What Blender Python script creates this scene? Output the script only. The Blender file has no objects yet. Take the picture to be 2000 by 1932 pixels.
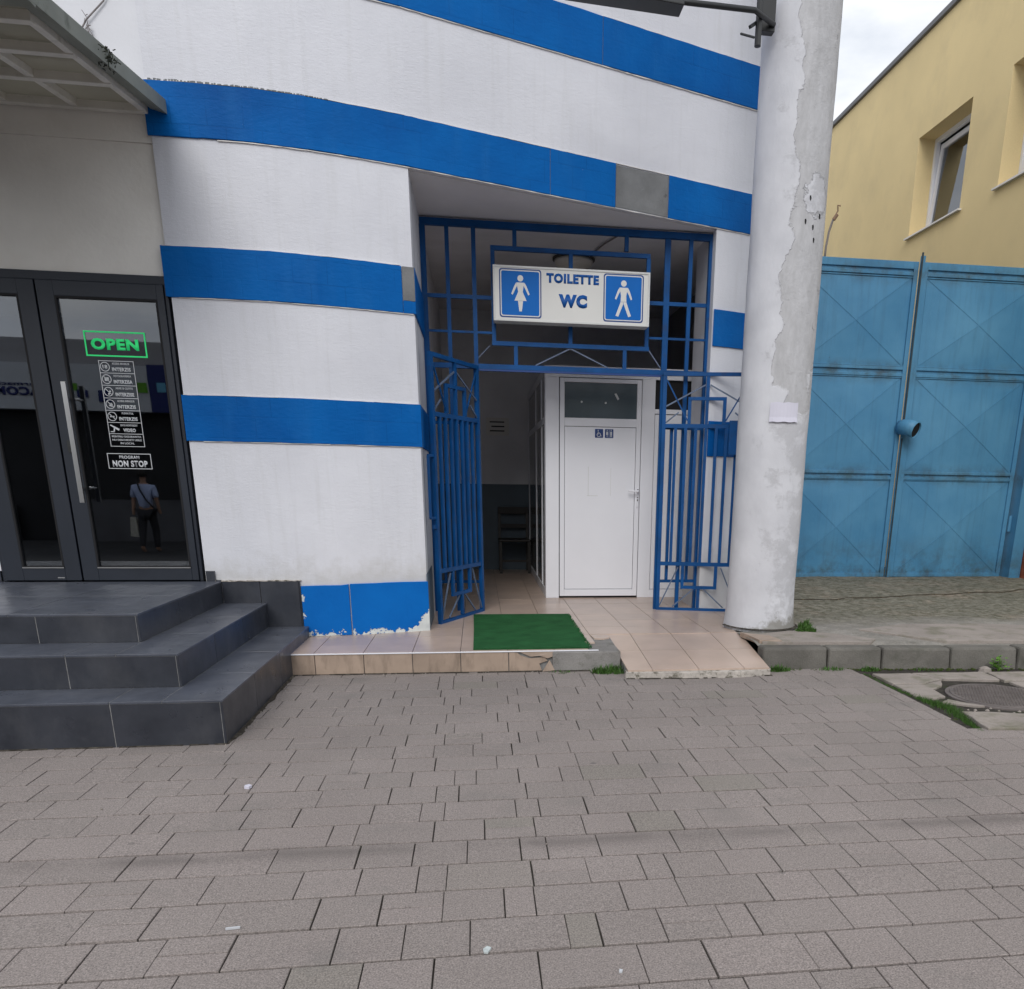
import bpy, bmesh, math, random
from mathutils import Vector, Matrix
random.seed(7)
R = math.radians
S = bpy.context.scene
col = S.collection

# ------------------------------------------------------------------ camera
def camera():
    cd = bpy.data.cameras.new('camera'); co = bpy.data.objects.new('camera', cd); col.objects.link(co)
    f, cx, cy, pitch, roll, yaw = 1542.35, 1164.8, 1395.3, .28340, .0145, .1467
    cyw, syw = math.cos(yaw), math.sin(yaw); cp, sp = math.cos(pitch), math.sin(pitch); cr, sr = math.cos(roll), math.sin(roll)
    Rz = Matrix(((cyw, -syw, 0), (syw, cyw, 0), (0, 0, 1)))
    B = Matrix(((1, 0, 0), (0, 0, -1), (0, 1, 0)))
    Rx = Matrix(((1, 0, 0), (0, cp, -sp), (0, sp, cp)))
    Rr = Matrix(((cr, -sr, 0), (sr, cr, 0), (0, 0, 1)))
    M = Rr @ Rx @ B @ Rz                       # world -> cv camera (x right, y down, z forward)
    flip = Matrix(((1, 0, 0), (0, -1, 0), (0, 0, -1)))
    co.matrix_world = Matrix.Translation((0, 0, 1.3)) @ (flip @ M).transposed().to_4x4()
    cd.sensor_width = 36; cd.sensor_fit = 'HORIZONTAL'; cd.lens = f / 2000 * 36
    cd.shift_x = (1000 - cx) / 2000; cd.shift_y = (cy - 966) / 2000
    cd.clip_start = .05; cd.clip_end = 500
    S.camera = co
camera()

# ------------------------------------------------------------------ sky, sun, exposure
W = bpy.data.worlds.new('World'); S.world = W; W.use_nodes = True
wn, wl = W.node_tree.nodes, W.node_tree.links
wn.clear()
SUN_EL, SUN_AZ = 36, 193          # degrees; azimuth clockwise from +Y
sky = wn.new('ShaderNodeTexSky'); sky.sky_type = 'NISHITA'; sky.sun_disc = False
sky.sun_elevation = R(SUN_EL); sky.sun_rotation = R(SUN_AZ); sky.air_density = 1.2; sky.dust_density = 2.5
tc = wn.new('ShaderNodeTexCoord'); mp = wn.new('ShaderNodeMapping'); mp.inputs['Scale'].default_value = (1.6, 1.6, 4.5)
mp.inputs['Location'].default_value = (.35, .1, .2)
n1 = wn.new('ShaderNodeTexNoise'); n1.inputs['Scale'].default_value = 2.2; n1.inputs['Detail'].default_value = 9; n1.inputs['Roughness'].default_value = .55
r1 = wn.new('ShaderNodeValToRGB'); r1.color_ramp.elements[0].position = .28; r1.color_ramp.elements[1].position = .5
r1.color_ramp.elements[0].color = (.62, .62, .62, 1)
n2 = wn.new('ShaderNodeTexNoise'); n2.inputs['Scale'].default_value = 5; n2.inputs['Detail'].default_value = 7
r2 = wn.new('ShaderNodeValToRGB'); r2.color_ramp.elements[0].position = .3; r2.color_ramp.elements[1].position = .65
r2.color_ramp.elements[0].color = (6.9, 7.25, 7.9, 1); r2.color_ramp.elements[1].color = (9.0, 9.2, 9.5, 1)
mx = wn.new('ShaderNodeMixRGB'); bg = wn.new('ShaderNodeBackground'); bg.inputs['Strength'].default_value = .10
wo = wn.new('ShaderNodeOutputWorld')
wl.new(tc.outputs['Generated'], mp.inputs['Vector']); wl.new(mp.outputs[0], n1.inputs['Vector']); wl.new(mp.outputs[0], n2.inputs['Vector'])
wl.new(n1.outputs['Fac'], r1.inputs[0]); wl.new(n2.outputs['Fac'], r2.inputs[0])
wl.new(r1.outputs[0], mx.inputs[0]); wl.new(sky.outputs[0], mx.inputs[1]); wl.new(r2.outputs[0], mx.inputs[2])
wl.new(mx.outputs[0], bg.inputs['Color']); wl.new(bg.outputs[0], wo.inputs['Surface'])
sd = bpy.data.lights.new('sun', 'SUN'); sd.energy = 1.25; sd.angle = R(30); sd.color = (1, .97, .93)
so = bpy.data.objects.new('sun', sd); col.objects.link(so)
a_, e_ = R(SUN_AZ), R(SUN_EL)
sdir = Vector((math.sin(a_) * math.cos(e_), math.cos(a_) * math.cos(e_), math.sin(e_)))
so.rotation_euler = sdir.to_track_quat('Z', 'Y').to_euler(); so.location = (0, -10, 20)
S.render.engine = 'CYCLES'
S.view_settings.view_transform = 'Standard'; S.view_settings.look = 'None'
S.view_settings.exposure = .28; S.view_settings.gamma = 1; S.view_settings.use_curve_mapping = False

# ------------------------------------------------------------------ materials
def new_mat(name):
    m = bpy.data.materials.new(name); m.use_nodes = True
    nt = m.node_tree; return m, nt, nt.nodes, nt.links, nt.nodes['Principled BSDF']

def noise(n, l, scale, detail=4, vec=None, stretch=None, rough=.55, loc=None):
    t = n.new('ShaderNodeTexNoise'); t.inputs['Scale'].default_value = scale; t.inputs['Detail'].default_value = detail
    t.inputs['Roughness'].default_value = rough
    if vec is None:
        g = n.new('ShaderNodeNewGeometry'); vec = g.outputs['Position']
    if stretch or loc:
        mm = n.new('ShaderNodeMapping')
        if stretch: mm.inputs['Scale'].default_value = stretch
        if loc: mm.inputs['Location'].default_value = loc
        l.new(vec, mm.inputs['Vector']); vec = mm.outputs[0]
    l.new(vec, t.inputs['Vector'])
    return t.outputs['Fac']

def ramp(n, l, src, a, b, ca=(0, 0, 0, 1), cb=(1, 1, 1, 1)):
    r = n.new('ShaderNodeValToRGB'); e = r.color_ramp.elements
    e[0].position = a; e[1].position = b; e[0].color = ca; e[1].color = cb
    l.new(src, r.inputs[0]); return r.outputs[0]

def mixc(n, l, fac, a, b, mode='MIX'):
    m = n.new('ShaderNodeMixRGB'); m.blend_type = mode
    for i, v in ((0, fac), (1, a), (2, b)):
        if isinstance(v, (int, float)): m.inputs[i].default_value = v
        elif isinstance(v, tuple): m.inputs[i].default_value = v if len(v) == 4 else v + (1,)
        else: l.new(v, m.inputs[i])
    return m.outputs[0]

def math_(n, l, op, a, b=0.0):
    m = n.new('ShaderNodeMath'); m.operation = op
    for i, v in ((0, a), (1, b)):
        if isinstance(v, (int, float)): m.inputs[i].default_value = v
        else: l.new(v, m.inputs[i])
    return m.outputs[0]

def bump(n, l, b, h, strength=.3, dist=.01):
    bn = n.new('ShaderNodeBump'); bn.inputs['Strength'].default_value = strength; bn.inputs['Distance'].default_value = dist
    l.new(h, bn.inputs['Height'])
    prev = b.inputs['Normal'].links
    if prev: l.new(prev[0].from_socket, bn.inputs['Normal'])
    l.new(bn.outputs[0], b.inputs['Normal'])

def pos_xyz(n, l):
    g = n.new('ShaderNodeNewGeometry'); s = n.new('ShaderNodeSeparateXYZ'); l.new(g.outputs['Position'], s.inputs[0])
    return s.outputs

def mat(name, c, rough=.6, spec=.4, var=.12, vscale=2.5, bmp=.0, bscale=60, bdist=.004, stretch=None, metal=0.0,
        dirt=None, dscale=6, dlo=.58, dhi=.75, dstretch=None, objrand=0.0, fine=0.0, fscale=250):
    m, nt, n, l, b = new_mat(name)
    c2 = tuple(max(0, x * (1 - var)) for x in c); c3 = tuple(min(1, x * (1 + var * .6)) for x in c)
    o = ramp(n, l, noise(n, l, vscale, 6), .3, .7, c2 + (1,), c3 + (1,))
    if fine:
        o = mixc(n, l, 1.0, o, ramp(n, l, noise(n, l, fscale, 2), .3, .7, (1 - fine,) * 3 + (1,), (1 + fine,) * 3 + (1,)), 'MULTIPLY')
    if dirt:
        o = mixc(n, l, ramp(n, l, noise(n, l, dscale, 8, stretch=dstretch, rough=.65), dlo, dhi), o, dirt)
    if objrand:
        oi = n.new('ShaderNodeObjectInfo'); ge = n.new('ShaderNodeNewGeometry')
        s = math_(n, l, 'FRACT', math_(n, l, 'ADD', oi.outputs['Random'], ge.outputs['Random Per Island']))
        o = mixc(n, l, 1.0, o, ramp(n, l, s, 0, 1, (1 - objrand,) * 3 + (1,), (1 + objrand,) * 3 + (1,)), 'MULTIPLY')
    l.new(o, b.inputs['Base Color'])
    b.inputs['Roughness'].default_value = rough; b.inputs['Specular IOR Level'].default_value = spec; b.inputs['Metallic'].default_value = metal
    if bmp: bump(n, l, b, noise(n, l, bscale, 5, stretch=stretch), bmp, bdist)
    return m

M = {}
def white_wall():
    m, nt, n, l, b = new_mat('white_stucco')
    base = ramp(n, l, noise(n, l, 1.3, 7), .3, .7, (.60, .61, .66, 1), (.69, .70, .75, 1))
    # grime specks, thicker higher up and under the ledges
    sp = ramp(n, l, noise(n, l, 26, 8, stretch=(1, 1, 1.6), rough=.7), .66, .76)
    x, y, z = pos_xyz(n, l)
    zone = math_(n, l, 'MAXIMUM', math_(n, l, 'MULTIPLY', ramp(n, l, noise(n, l, .9, 3, loc=(3, 1, 2)), .42, .62), .5), math_(n, l, 'MULTIPLY', ramp(n, l, z, 3.7, 4.1), ramp(n, l, noise(n, l, 1.1, 3, loc=(0, 5, 2)), .4, .55)))
    smudge = math_(n, l, 'MULTIPLY', ramp(n, l, noise(n, l, 3.5, 7, loc=(9, 1, 4), rough=.6), .5, .72), ramp(n, l, z, 3.6, 4.0))
    base = mixc(n, l, math_(n, l, 'MULTIPLY', smudge, .35), base, (.40, .41, .40))
    base = mixc(n, l, math_(n, l, 'MULTIPLY', math_(n, l, 'MULTIPLY', sp, zone), .75), base, (.25, .25, .24))
    streak = ramp(n, l, noise(n, l, 9, 6, stretch=(2.2, 2.2, .16), rough=.6), .52, .8)
    base = mixc(n, l, math_(n, l, 'MULTIPLY', streak, .2), base, (.42, .42, .40))
    spl = ramp(n, l, math_(n, l, 'ADD', z, math_(n, l, 'MULTIPLY', noise(n, l, 7, 8, rough=.7, loc=(2, 2, 2)), .5)), .82, 1.05, (1, 1, 1, 1), (0, 0, 0, 1))
    base = mixc(n, l, math_(n, l, 'MULTIPLY', spl, .45), base, (.42, .41, .38))
    l.new(base, b.inputs['Base Color']); b.inputs['Roughness'].default_value = .75; b.inputs['Specular IOR Level'].default_value = .3
    patchy = ramp(n, l, noise(n, l, 2.0, 4), .35, .65)
    hh = math_(n, l, 'MULTIPLY', math_(n, l, 'SUBTRACT', noise(n, l, 26, 8, stretch=(.8, .8, 2.6), rough=.72), .5), math_(n, l, 'ADD', .35, math_(n, l, 'MULTIPLY', patchy, .65)))
    bump(n, l, b, hh, .34, .010)
    bump(n, l, b, noise(n, l, 3.5, 4), .35, .02)
    bump(n, l, b, noise(n, l, 150, 4), .3, .003)
    return m
M['white'] = white_wall()
M['white_smooth'] = mat('white_plaster', (.70, .71, .755), .7, .3, .08, 1.2, .25, 60, .004)
M['cream'] = mat('cream_plaster', (.80, .775, .73), .8, .25, .1, 1.6, .35, 40, .006, dirt=(.70, .665, .61), dscale=2.5, dlo=.5, dhi=.9)
def blue_paint():
    m, nt, n, l, b = new_mat('blue_band_paint')
    base = ramp(n, l, noise(n, l, 1.6, 5), .3, .7, (.0, .085, .325, 1), (.001, .125, .43, 1))
    base = mixc(n, l, math_(n, l, 'MULTIPLY', ramp(n, l, noise(n, l, .8, 5, loc=(4, 0, 2)), .48, .68), .55), base, (.0, .045, .19))
    bx, by, bz = pos_xyz(n, l)
    dd = math_(n, l, 'ADD', math_(n, l, 'ABSOLUTE', math_(n, l, 'SUBTRACT', bx, .25)), math_(n, l, 'MULTIPLY', noise(n, l, 4, 6, stretch=(1, 1, .3)), .5))
    sm = math_(n, l, 'MULTIPLY', ramp(n, l, dd, .55, 1.0, (1, 1, 1, 1), (0, 0, 0, 1)), ramp(n, l, bz, 4.2, 4.25))
    base = mixc(n, l, math_(n, l, 'MULTIPLY', sm, .75), base, (.0, .035, .15))
    haze = ramp(n, l, noise(n, l, 3, 6, stretch=(2, 2, .4)), .52, .85)
    base = mixc(n, l, math_(n, l, 'MULTIPLY', haze, .4), base, (.02, .15, .42))
    chip = ramp(n, l, noise(n, l, 14, 8, rough=.7), .735, .75)
    base = mixc(n, l, chip, base, (.6, .62, .64))
    l.new(base, b.inputs['Base Color']); b.inputs['Roughness'].default_value = .55; b.inputs['Specular IOR Level'].default_value = .1
    bump(n, l, b, noise(n, l, 22, 5, stretch=(1, 1, 2)), .35, .008)
    bk = n.new('ShaderNodeTexBrick'); bk.inputs['Scale'].default_value = 1; bk.inputs['Mortar Size'].default_value = .004
    bk.inputs['Brick Width'].default_value = .22; bk.inputs['Row Height'].default_value = .145; bk.inputs['Color1'].default_value = (1, 1, 1, 1); bk.inputs['Color2'].default_value = (.9, .9, .9, 1); bk.inputs['Mortar'].default_value = (0, 0, 0, 1)
    px, py, pz = pos_xyz(n, l); cb = n.new('ShaderNodeCombineXYZ'); l.new(px, cb.inputs[0]); l.new(math_(n, l, 'ADD', pz, .02), cb.inputs[1])
    l.new(cb.outputs[0], bk.inputs['Vector'])
    inv_ = math_(n, l, 'MULTIPLY', math_(n, l, 'SUBTRACT', 1, bk.outputs['Color']), ramp(n, l, noise(n, l, 2.3, 4, loc=(6, 1, 1)), .45, .6))
    base = mixc(n, l, math_(n, l, 'MULTIPLY', inv_, .22), base, (.0, .04, .16)); l.new(base, b.inputs['Base Color'])
    bump(n, l, b, bk.outputs['Color'], .3, .003)
    return m
M['blue_band'] = blue_paint()
def blue_base():
    m, nt, n, l, b = new_mat('blue_base_peeling')
    x, y, z = pos_xyz(n, l)
    base = ramp(n, l, noise(n, l, 2, 5), .3, .7, (.0, .105, .41, 1), (.001, .14, .5, 1))
    nz = noise(n, l, 18, 8, rough=.65); n2_ = noise(n, l, 4, 3)
    # paint gone low down, at the left end and at the corner
    low = math_(n, l, 'SUBTRACT', .225, z)
    right = math_(n, l, 'MULTIPLY', math_(n, l, 'ADD', math_(n, l, 'ADD', x, .79), math_(n, l, 'MULTIPLY', z, -1.05)), .9)
    left = math_(n, l, 'MULTIPLY', math_(n, l, 'SUBTRACT', -1.29, x), .9)
    e = math_(n, l, 'MAXIMUM', math_(n, l, 'MAXIMUM', low, right), left)
    v = math_(n, l, 'ADD', math_(n, l, 'MULTIPLY', e, 2.6), math_(n, l, 'ADD', math_(n, l, 'MULTIPLY', nz, .75), math_(n, l, 'MULTIPLY', n2_, .2)))
    chip = ramp(n, l, v, .60, .615)
    base = mixc(n, l, chip, base, ramp(n, l, noise(n, l, 10, 5), .3, .7, (.5, .53, .54, 1), (.68, .72, .70, 1)))
    l.new(base, b.inputs['Base Color']); b.inputs['Roughness'].default_value = .5; b.inputs['Specular IOR Level'].default_value = .15
    inv = math_(n, l, 'SUBTRACT', 1, chip)
    bump(n, l, b, inv, .8, .004); bump(n, l, b, noise(n, l, 30, 5), .3, .006)
    return m
M['blue_base'] = blue_base()
M['bare'] = mat('bare_concrete', (.185, .19, .195), .9, .2, .25, 5, .5, 60, .006, dirt=(.10, .10, .10), dscale=16, dlo=.66, dhi=.74)
M['ceiling'] = mat('recess_plaster', (.72, .71, .74), .85, .2, .1, 1.5, .2, 50)
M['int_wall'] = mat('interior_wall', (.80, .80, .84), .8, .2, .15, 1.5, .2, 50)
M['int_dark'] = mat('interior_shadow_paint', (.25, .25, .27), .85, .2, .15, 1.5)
M['dado'] = mat('slate_dado_paint', (.10, .135, .17), .5, .4, .15, 2)
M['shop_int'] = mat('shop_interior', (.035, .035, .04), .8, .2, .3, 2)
M['upvc'] = mat('white_upvc', (.78, .79, .84), .35, .5, .04, 1.5, .05, 20)
M['gap'] = mat('dark_rubber_and_hollow', (.012, .012, .014), .7, .3)  # rubber seals; also blackens hollows where only shade lies
M['anth'] = mat('anthracite_aluminium', (.018, .023, .034), .45, .4, .12, 3, .1, 200, .001)
M['steel'] = mat('brushed_steel', (.6, .6, .6), .3, .5, .08, 4, metal=1.0)
M['grille'] = mat('blue_gloss_metal', (.001, .066, .23), .5, .25, .25, 5, .2, 70, .002, dirt=(.02, .045, .12), dscale=9, dlo=.55, dhi=.8)
M['grille_light'] = mat('worn_thin_rod', (.10, .14, .22), .5, .5, .3, 9)
M['signw'] = mat('sign_face_white', (.66, .66, .64), .35, .5, .05, 2)
M['signf'] = mat('sign_frame_aluminium', (.60, .61, .60), .35, .5, .06, 3)
M['signb'] = mat('sign_blue', (.001, .125, .47), .5, .2, .05, 5)
M['letter'] = mat('sign_letter_blue', (.004, .085, .34), .5, .3, .1)
M['navy'] = mat('sign_navy', (.008, .045, .20), .4, .5, .1)
M['green_led'] = mat('open_led_green', (.03, .72, .20), .5, .4, .1)
M['sticker'] = mat('sticker_white', (.55, .57, .60), .5, .4, .05)
M['mat_green'] = mat('green_carpet', (.024, .108, .038), .95, .1, .25, 7, .9, 500, .004, fine=.35, fscale=420, dirt=(.03, .10, .035), dscale=12, dlo=.66, dhi=.8)
M['chair'] = mat('dark_brown_wood', (.018, .014, .012), .45, .5, .3, 6)
M['lampd'] = mat('lamp_dome', (.80, .77, .70), .4, .5, .05)
M['lampr'] = mat('lamp_ring', (.05, .045, .04), .5, .5, .05)
M['paper'] = mat('white_paper', (.62, .61, .70), .7, .2, .05, 8)
M['tube'] = mat('canopy_frame_paint', (.68, .66, .61), .55, .4, .18, 4, dirt=(.36, .34, .29), dscale=9, dlo=.6, dhi=.8)
M['canopy'] = mat('canopy_sheet', (.17, .165, .145), .7, .3, .2, 1.5, dirt=(.11, .105, .09), dscale=2, dlo=.5, dhi=.7)
def translucent_sheet():
    m = bpy.data.materials.new('translucent_canopy_sheet'); m.use_nodes = True; nt = m.node_tree; n, l = nt.nodes, nt.links; b = n['Principled BSDF']
    c = ramp(n, l, noise(n, l, 1.5, 6), .3, .7, (.26, .25, .22, 1), (.35, .335, .30, 1))
    c = mixc(n, l, ramp(n, l, noise(n, l, 3, 7), .5, .75), c, (.17, .16, .135))
    l.new(c, b.inputs['Base Color']); b.inputs['Roughness'].default_value = .6
    t = n.new('ShaderNodeBsdfTranslucent'); l.new(c, t.inputs['Color']); mxs = n.new('ShaderNodeMixShader'); mxs.inputs[0].default_value = .68
    l.new(b.outputs[0], mxs.inputs[1]); l.new(t.outputs[0], mxs.inputs[2]); l.new(mxs.outputs[0], n['Material Output'].inputs[0]); return m
M['canopy'] = translucent_sheet()
M['flash'] = mat('canopy_flashing', (.22, .235, .205), .6, .4, .2, 3, dirt=(.06, .07, .05), dscale=5, dlo=.6, dhi=.75)
M['black'] = mat('black_metal', (.02, .022, .024), .45, .5, .2)
M['cable'] = mat('cable_sheath', (.22, .2, .2), .6, .4, .1)
M['yellow'] = mat('yellow_render', (.76, .61, .335), .85, .2, .07, .9, .5, 90, .004, fine=.04, fscale=120, dirt=(.66, .53, .30), dscale=1.2, dlo=.5, dhi=.8)
M['sill'] = mat('white_sill', (.72, .70, .68), .4, .4, .05)
M['roof'] = mat('roof_flashing', (.12, .12, .13), .5, .5, .2)
M['rusty'] = mat('rusty_fitting', (.30, .20, .14), .8, .2, .3, 30)
M['bolt'] = mat('dark_bolt', (.03, .05, .065), .6, .3, .3, 12, dirt=(.05, .035, .025), dscale=10)
M['brick'] = mat('red_brick_wall', (.30, .09, .05), .85, .2, .3, 12, .5, 50)
M['kerb'] = mat('kerb_concrete', (.150, .142, .128), .9, .2, .25, 4, .6, 90, .006, dirt=(.085, .085, .07), dscale=5, dlo=.5, dhi=.75, objrand=.1, fine=.12, fscale=140)
M['conc'] = mat('grey_concrete', (.25, .24, .23), .9, .2, .2, 5, .7, 70, .008, dirt=(.11, .11, .09), dscale=9, dlo=.55, dhi=.75, fine=.12, fscale=160)
M['found'] = mat('lime_washed_footing', (.50, .46, .42), .9, .2, .2, 8, .9, 40, .015, dirt=(.16, .15, .12), dscale=18, dlo=.5, dhi=.62)
M['slab'] = mat('old_pale_slab', (.31, .275, .25), .9, .2, .15, 4, .5, 60, .008, dirt=(.16, .155, .11), dscale=5, dlo=.5, dhi=.72, fine=.10, fscale=160)
M['soil'] = mat('wet_soil', (.065, .052, .038), .8, .3, .4, 14, 1, 60, .02, dirt=(.15, .11, .06), dscale=30, dlo=.55, dhi=.62)
M['iron'] = mat('cast_iron', (.15, .13, .125), .7, .4, .25, 9, .4, 150, .003, dirt=(.08, .07, .06), dscale=14, dlo=.5, dhi=.8)
M['grass'] = mat('grass_blade', (.055, .13, .022), .65, .3, .45, 60)
M['leaf'] = mat('weed_leaf', (.11, .25, .03), .6, .3, .4, 40)
M['moss'] = mat('moss', (.05, .075, .02), .95, .1, .5, 30, 1, 120, .01, dirt=(.10, .09, .05), dscale=25, dlo=.5, dhi=.7)
M['skin'] = mat('skin', (.45, .27, .19), .6, .3, .05)
M['shirt'] = mat('light_blue_shirt', (.48, .56, .80), .85, .2, .1)
M['trousers'] = mat('dark_trousers', (.05, .05, .055), .85, .2, .1)
M['hair'] = mat('dark_grey_hair', (.03, .028, .026), .8, .2, .1)
M['bagw'] = mat('plastic_bag', (.6, .58, .5), .5, .3, .15, 20)
M['fascia'] = mat('shop_fascia_white', (.62, .64, .67), .5, .4, .05)
M['fascia_grey'] = mat('shop_fascia_grey', (.38, .37, .38), .6, .4, .05)
M['ph_blue'] = mat('pharmacy_navy', (.01, .02, .14), .5, .4, .05)
M['ph_green'] = mat('pharmacy_green', (.14, .40, .02), .5, .4, .05)
M['ph_cyan'] = mat('pharmacy_pale_blue', (.15, .45, .65), .5, .4, .05)
M['shopdark'] = mat('shopfront_dark', (.02, .02, .022), .5, .4, .4)
M['counter'] = mat('shop_display', (.12, .12, .13), .6, .4, .2)
M['road'] = mat('asphalt', (.06, .06, .062), .9, .2, .2, 3, .5, 90, .005)
M['litter'] = mat('litter', (.5, .55, .55), .6, .4, .2, 80)
M['dry'] = mat('dry_twigs', (.035, .04, .028), .9, .2, .4, 60)

def tile_dark(k=1.0, rg=(.26, .42)):
    m, nt, n, l, b = new_mat('anthracite_tile')
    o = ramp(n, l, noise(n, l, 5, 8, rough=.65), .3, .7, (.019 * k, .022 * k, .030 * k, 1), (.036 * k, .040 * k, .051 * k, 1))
    o = mixc(n, l, math_(n, l, 'MULTIPLY', ramp(n, l, noise(n, l, 3, 8, stretch=(1, 1, .5), rough=.7), .5, .8), .35), o, (.12, .12, .125))
    l.new(o, b.inputs['Base Color'])
    l.new(ramp(n, l, noise(n, l, 7, 5), .3, .7, (.26, .26, .26, 1), (.42, .42, .42, 1)), b.inputs['Roughness'])
    b.inputs['Specular IOR Level'].default_value = .5
    bump(n, l, b, noise(n, l, 45, 5), .15, .002)
    return m
M['tile_dark'] = tile_dark(1.15); M['tile_tread_sky'] = tile_dark(2.5)  # tread copy lightened: sky reflection on the treads put into its colour
M['grout'] = mat('pale_grout', (.24, .24, .24), .9, .2, .3, 20)
def tile_beige():
    m, nt, n, l, b = new_mat('beige_floor_tile')
    o = ramp(n, l, noise(n, l, 3.5, 7), .3, .7, (.43, .335, .275, 1), (.53, .415, .345, 1))
    o = mixc(n, l, math_(n, l, 'MULTIPLY', ramp(n, l, noise(n, l, 2.2, 4, rough=.5), .5, .8), .35), o, (.30, .25, .22))
    oi = n.new('ShaderNodeObjectInfo')
    o = mixc(n, l, 1, o, ramp(n, l, oi.outputs['Random'], 0, 1, (.92, .92, .93, 1), (1.06, 1.05, 1.04, 1)), 'MULTIPLY')
    l.new(o, b.inputs['Base Color'])
    b.inputs['Roughness'].default_value = .3
    return m
M['tile_beige'] = tile_beige()
M['tile_riser'] = mat('beige_riser_tile', (.37, .285, .225), .5, .4, .15, 6, .1, 50, .002, dirt=(.17, .13, .10), dscale=7, dlo=.5, dhi=.8, dstretch=(2, 2, .6), objrand=.06)
gb = M['green_led'].node_tree.nodes['Principled BSDF']; gb.inputs['Emission Color'].default_value = (.02, .75, .22, 1); gb.inputs['Emission Strength'].default_value = .14  # faint glow of the lit LED OPEN sign
def paver_mat():
    m, nt, n, l, b = new_mat('paver_concrete')
    o = ramp(n, l, noise(n, l, 1.1, 6), .3, .7, (.242, .212, .200, 1), (.288, .254, .240, 1))
    o = mixc(n, l, 1, o, ramp(n, l, noise(n, l, 190, 3, rough=.75), .3, .7, (.50, .50, .51, 1), (1.52, 1.51, 1.50, 1)), 'MULTIPLY')
    o = mixc(n, l, 1, o, ramp(n, l, noise(n, l, 60, 4, rough=.7), .3, .7, (.88, .88, .88, 1), (1.12, 1.12, 1.12, 1)), 'MULTIPLY')
    # light and dark grit
    o = mixc(n, l, math_(n, l, 'MULTIPLY', ramp(n, l, noise(n, l, 130, 2, loc=(5, 3, 1)), .70, .74), .5), o, (.50, .48, .46))
    o = mixc(n, l, math_(n, l, 'MULTIPLY', ramp(n, l, noise(n, l, 110, 2, loc=(1, 7, 2)), .70, .75), .6), o, (.09, .08, .08))
    oi = n.new('ShaderNodeObjectInfo'); ge = n.new('ShaderNodeNewGeometry')
    s = math_(n, l, 'FRACT', math_(n, l, 'ADD', oi.outputs['Random'], ge.outputs['Random Per Island']))
    o = mixc(n, l, 1, o, ramp(n, l, s, 0, 1, (.955, .96, .955, 1), (1.035, 1.03, 1.03, 1)), 'MULTIPLY')
    o = mixc(n, l, ramp(n, l, s, .982, .984), o, mixc(n, l, 1, o, (.90, .93, .89), 'MULTIPLY'))
    vo = n.new('ShaderNodeTexVoronoi'); vo.inputs['Scale'].default_value = 2.6; gg = n.new('ShaderNodeNewGeometry'); l.new(gg.outputs['Position'], vo.inputs['Vector'])
    spot = ramp(n, l, math_(n, l, 'ADD', vo.outputs['Distance'], math_(n, l, 'MULTIPLY', noise(n, l, 20, 4), .06)), .060, .072, (1, 1, 1, 1), (0, 0, 0, 1))
    o = mixc(n, l, math_(n, l, 'MULTIPLY', spot, .5), o, (.10, .095, .09))
    # stain lines: drip line along the street and dark blotches
    x, y, z = pos_xyz(n, l)
    d = math_(n, l, 'ABSOLUTE', math_(n, l, 'SUBTRACT', math_(n, l, 'ADD', y, math_(n, l, 'MULTIPLY', noise(n, l, 2.2, 3), .12)), 2.79))
    line = math_(n, l, 'MULTIPLY', ramp(n, l, d, .0, .075, (1, 1, 1, 1), (0, 0, 0, 1)), ramp(n, l, noise(n, l, 2.1, 4), .34, .55))
    o = mixc(n, l, math_(n, l, 'MULTIPLY', line, .55), o, (.12, .105, .10))
    blot = ramp(n, l, noise(n, l, 2.2, 6, loc=(2, 9, 0), rough=.6), .58, .75)
    o = mixc(n, l, math_(n, l, 'MULTIPLY', blot, .5), o, (.17, .165, .155))
    # greyer and darker towards the entrance
    far = ramp(n, l, math_(n, l, 'MULTIPLY', math_(n, l, 'SUBTRACT', y, 2.6), .35), 0, 1)
    o = mixc(n, l, math_(n, l, 'MULTIPLY', far, .45), o, mixc(n, l, 1, o, (.84, .86, .86), 'MULTIPLY'))
    l.new(o, b.inputs['Base Color']); b.inputs['Roughness'].default_value = .85; b.inputs['Specular IOR Level'].default_value = .25
    bump(n, l, b, noise(n, l, 220, 4, rough=.7), .6, .004)
    return m
M['paver'] = paver_mat()
M['sand'] = mat('joint_sand', (.055, .050, .044), .95, .1, .4, 20, .6, 200, .004, dirt=(.04, .06, .02), dscale=3, dlo=.6, dhi=.7)
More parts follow.
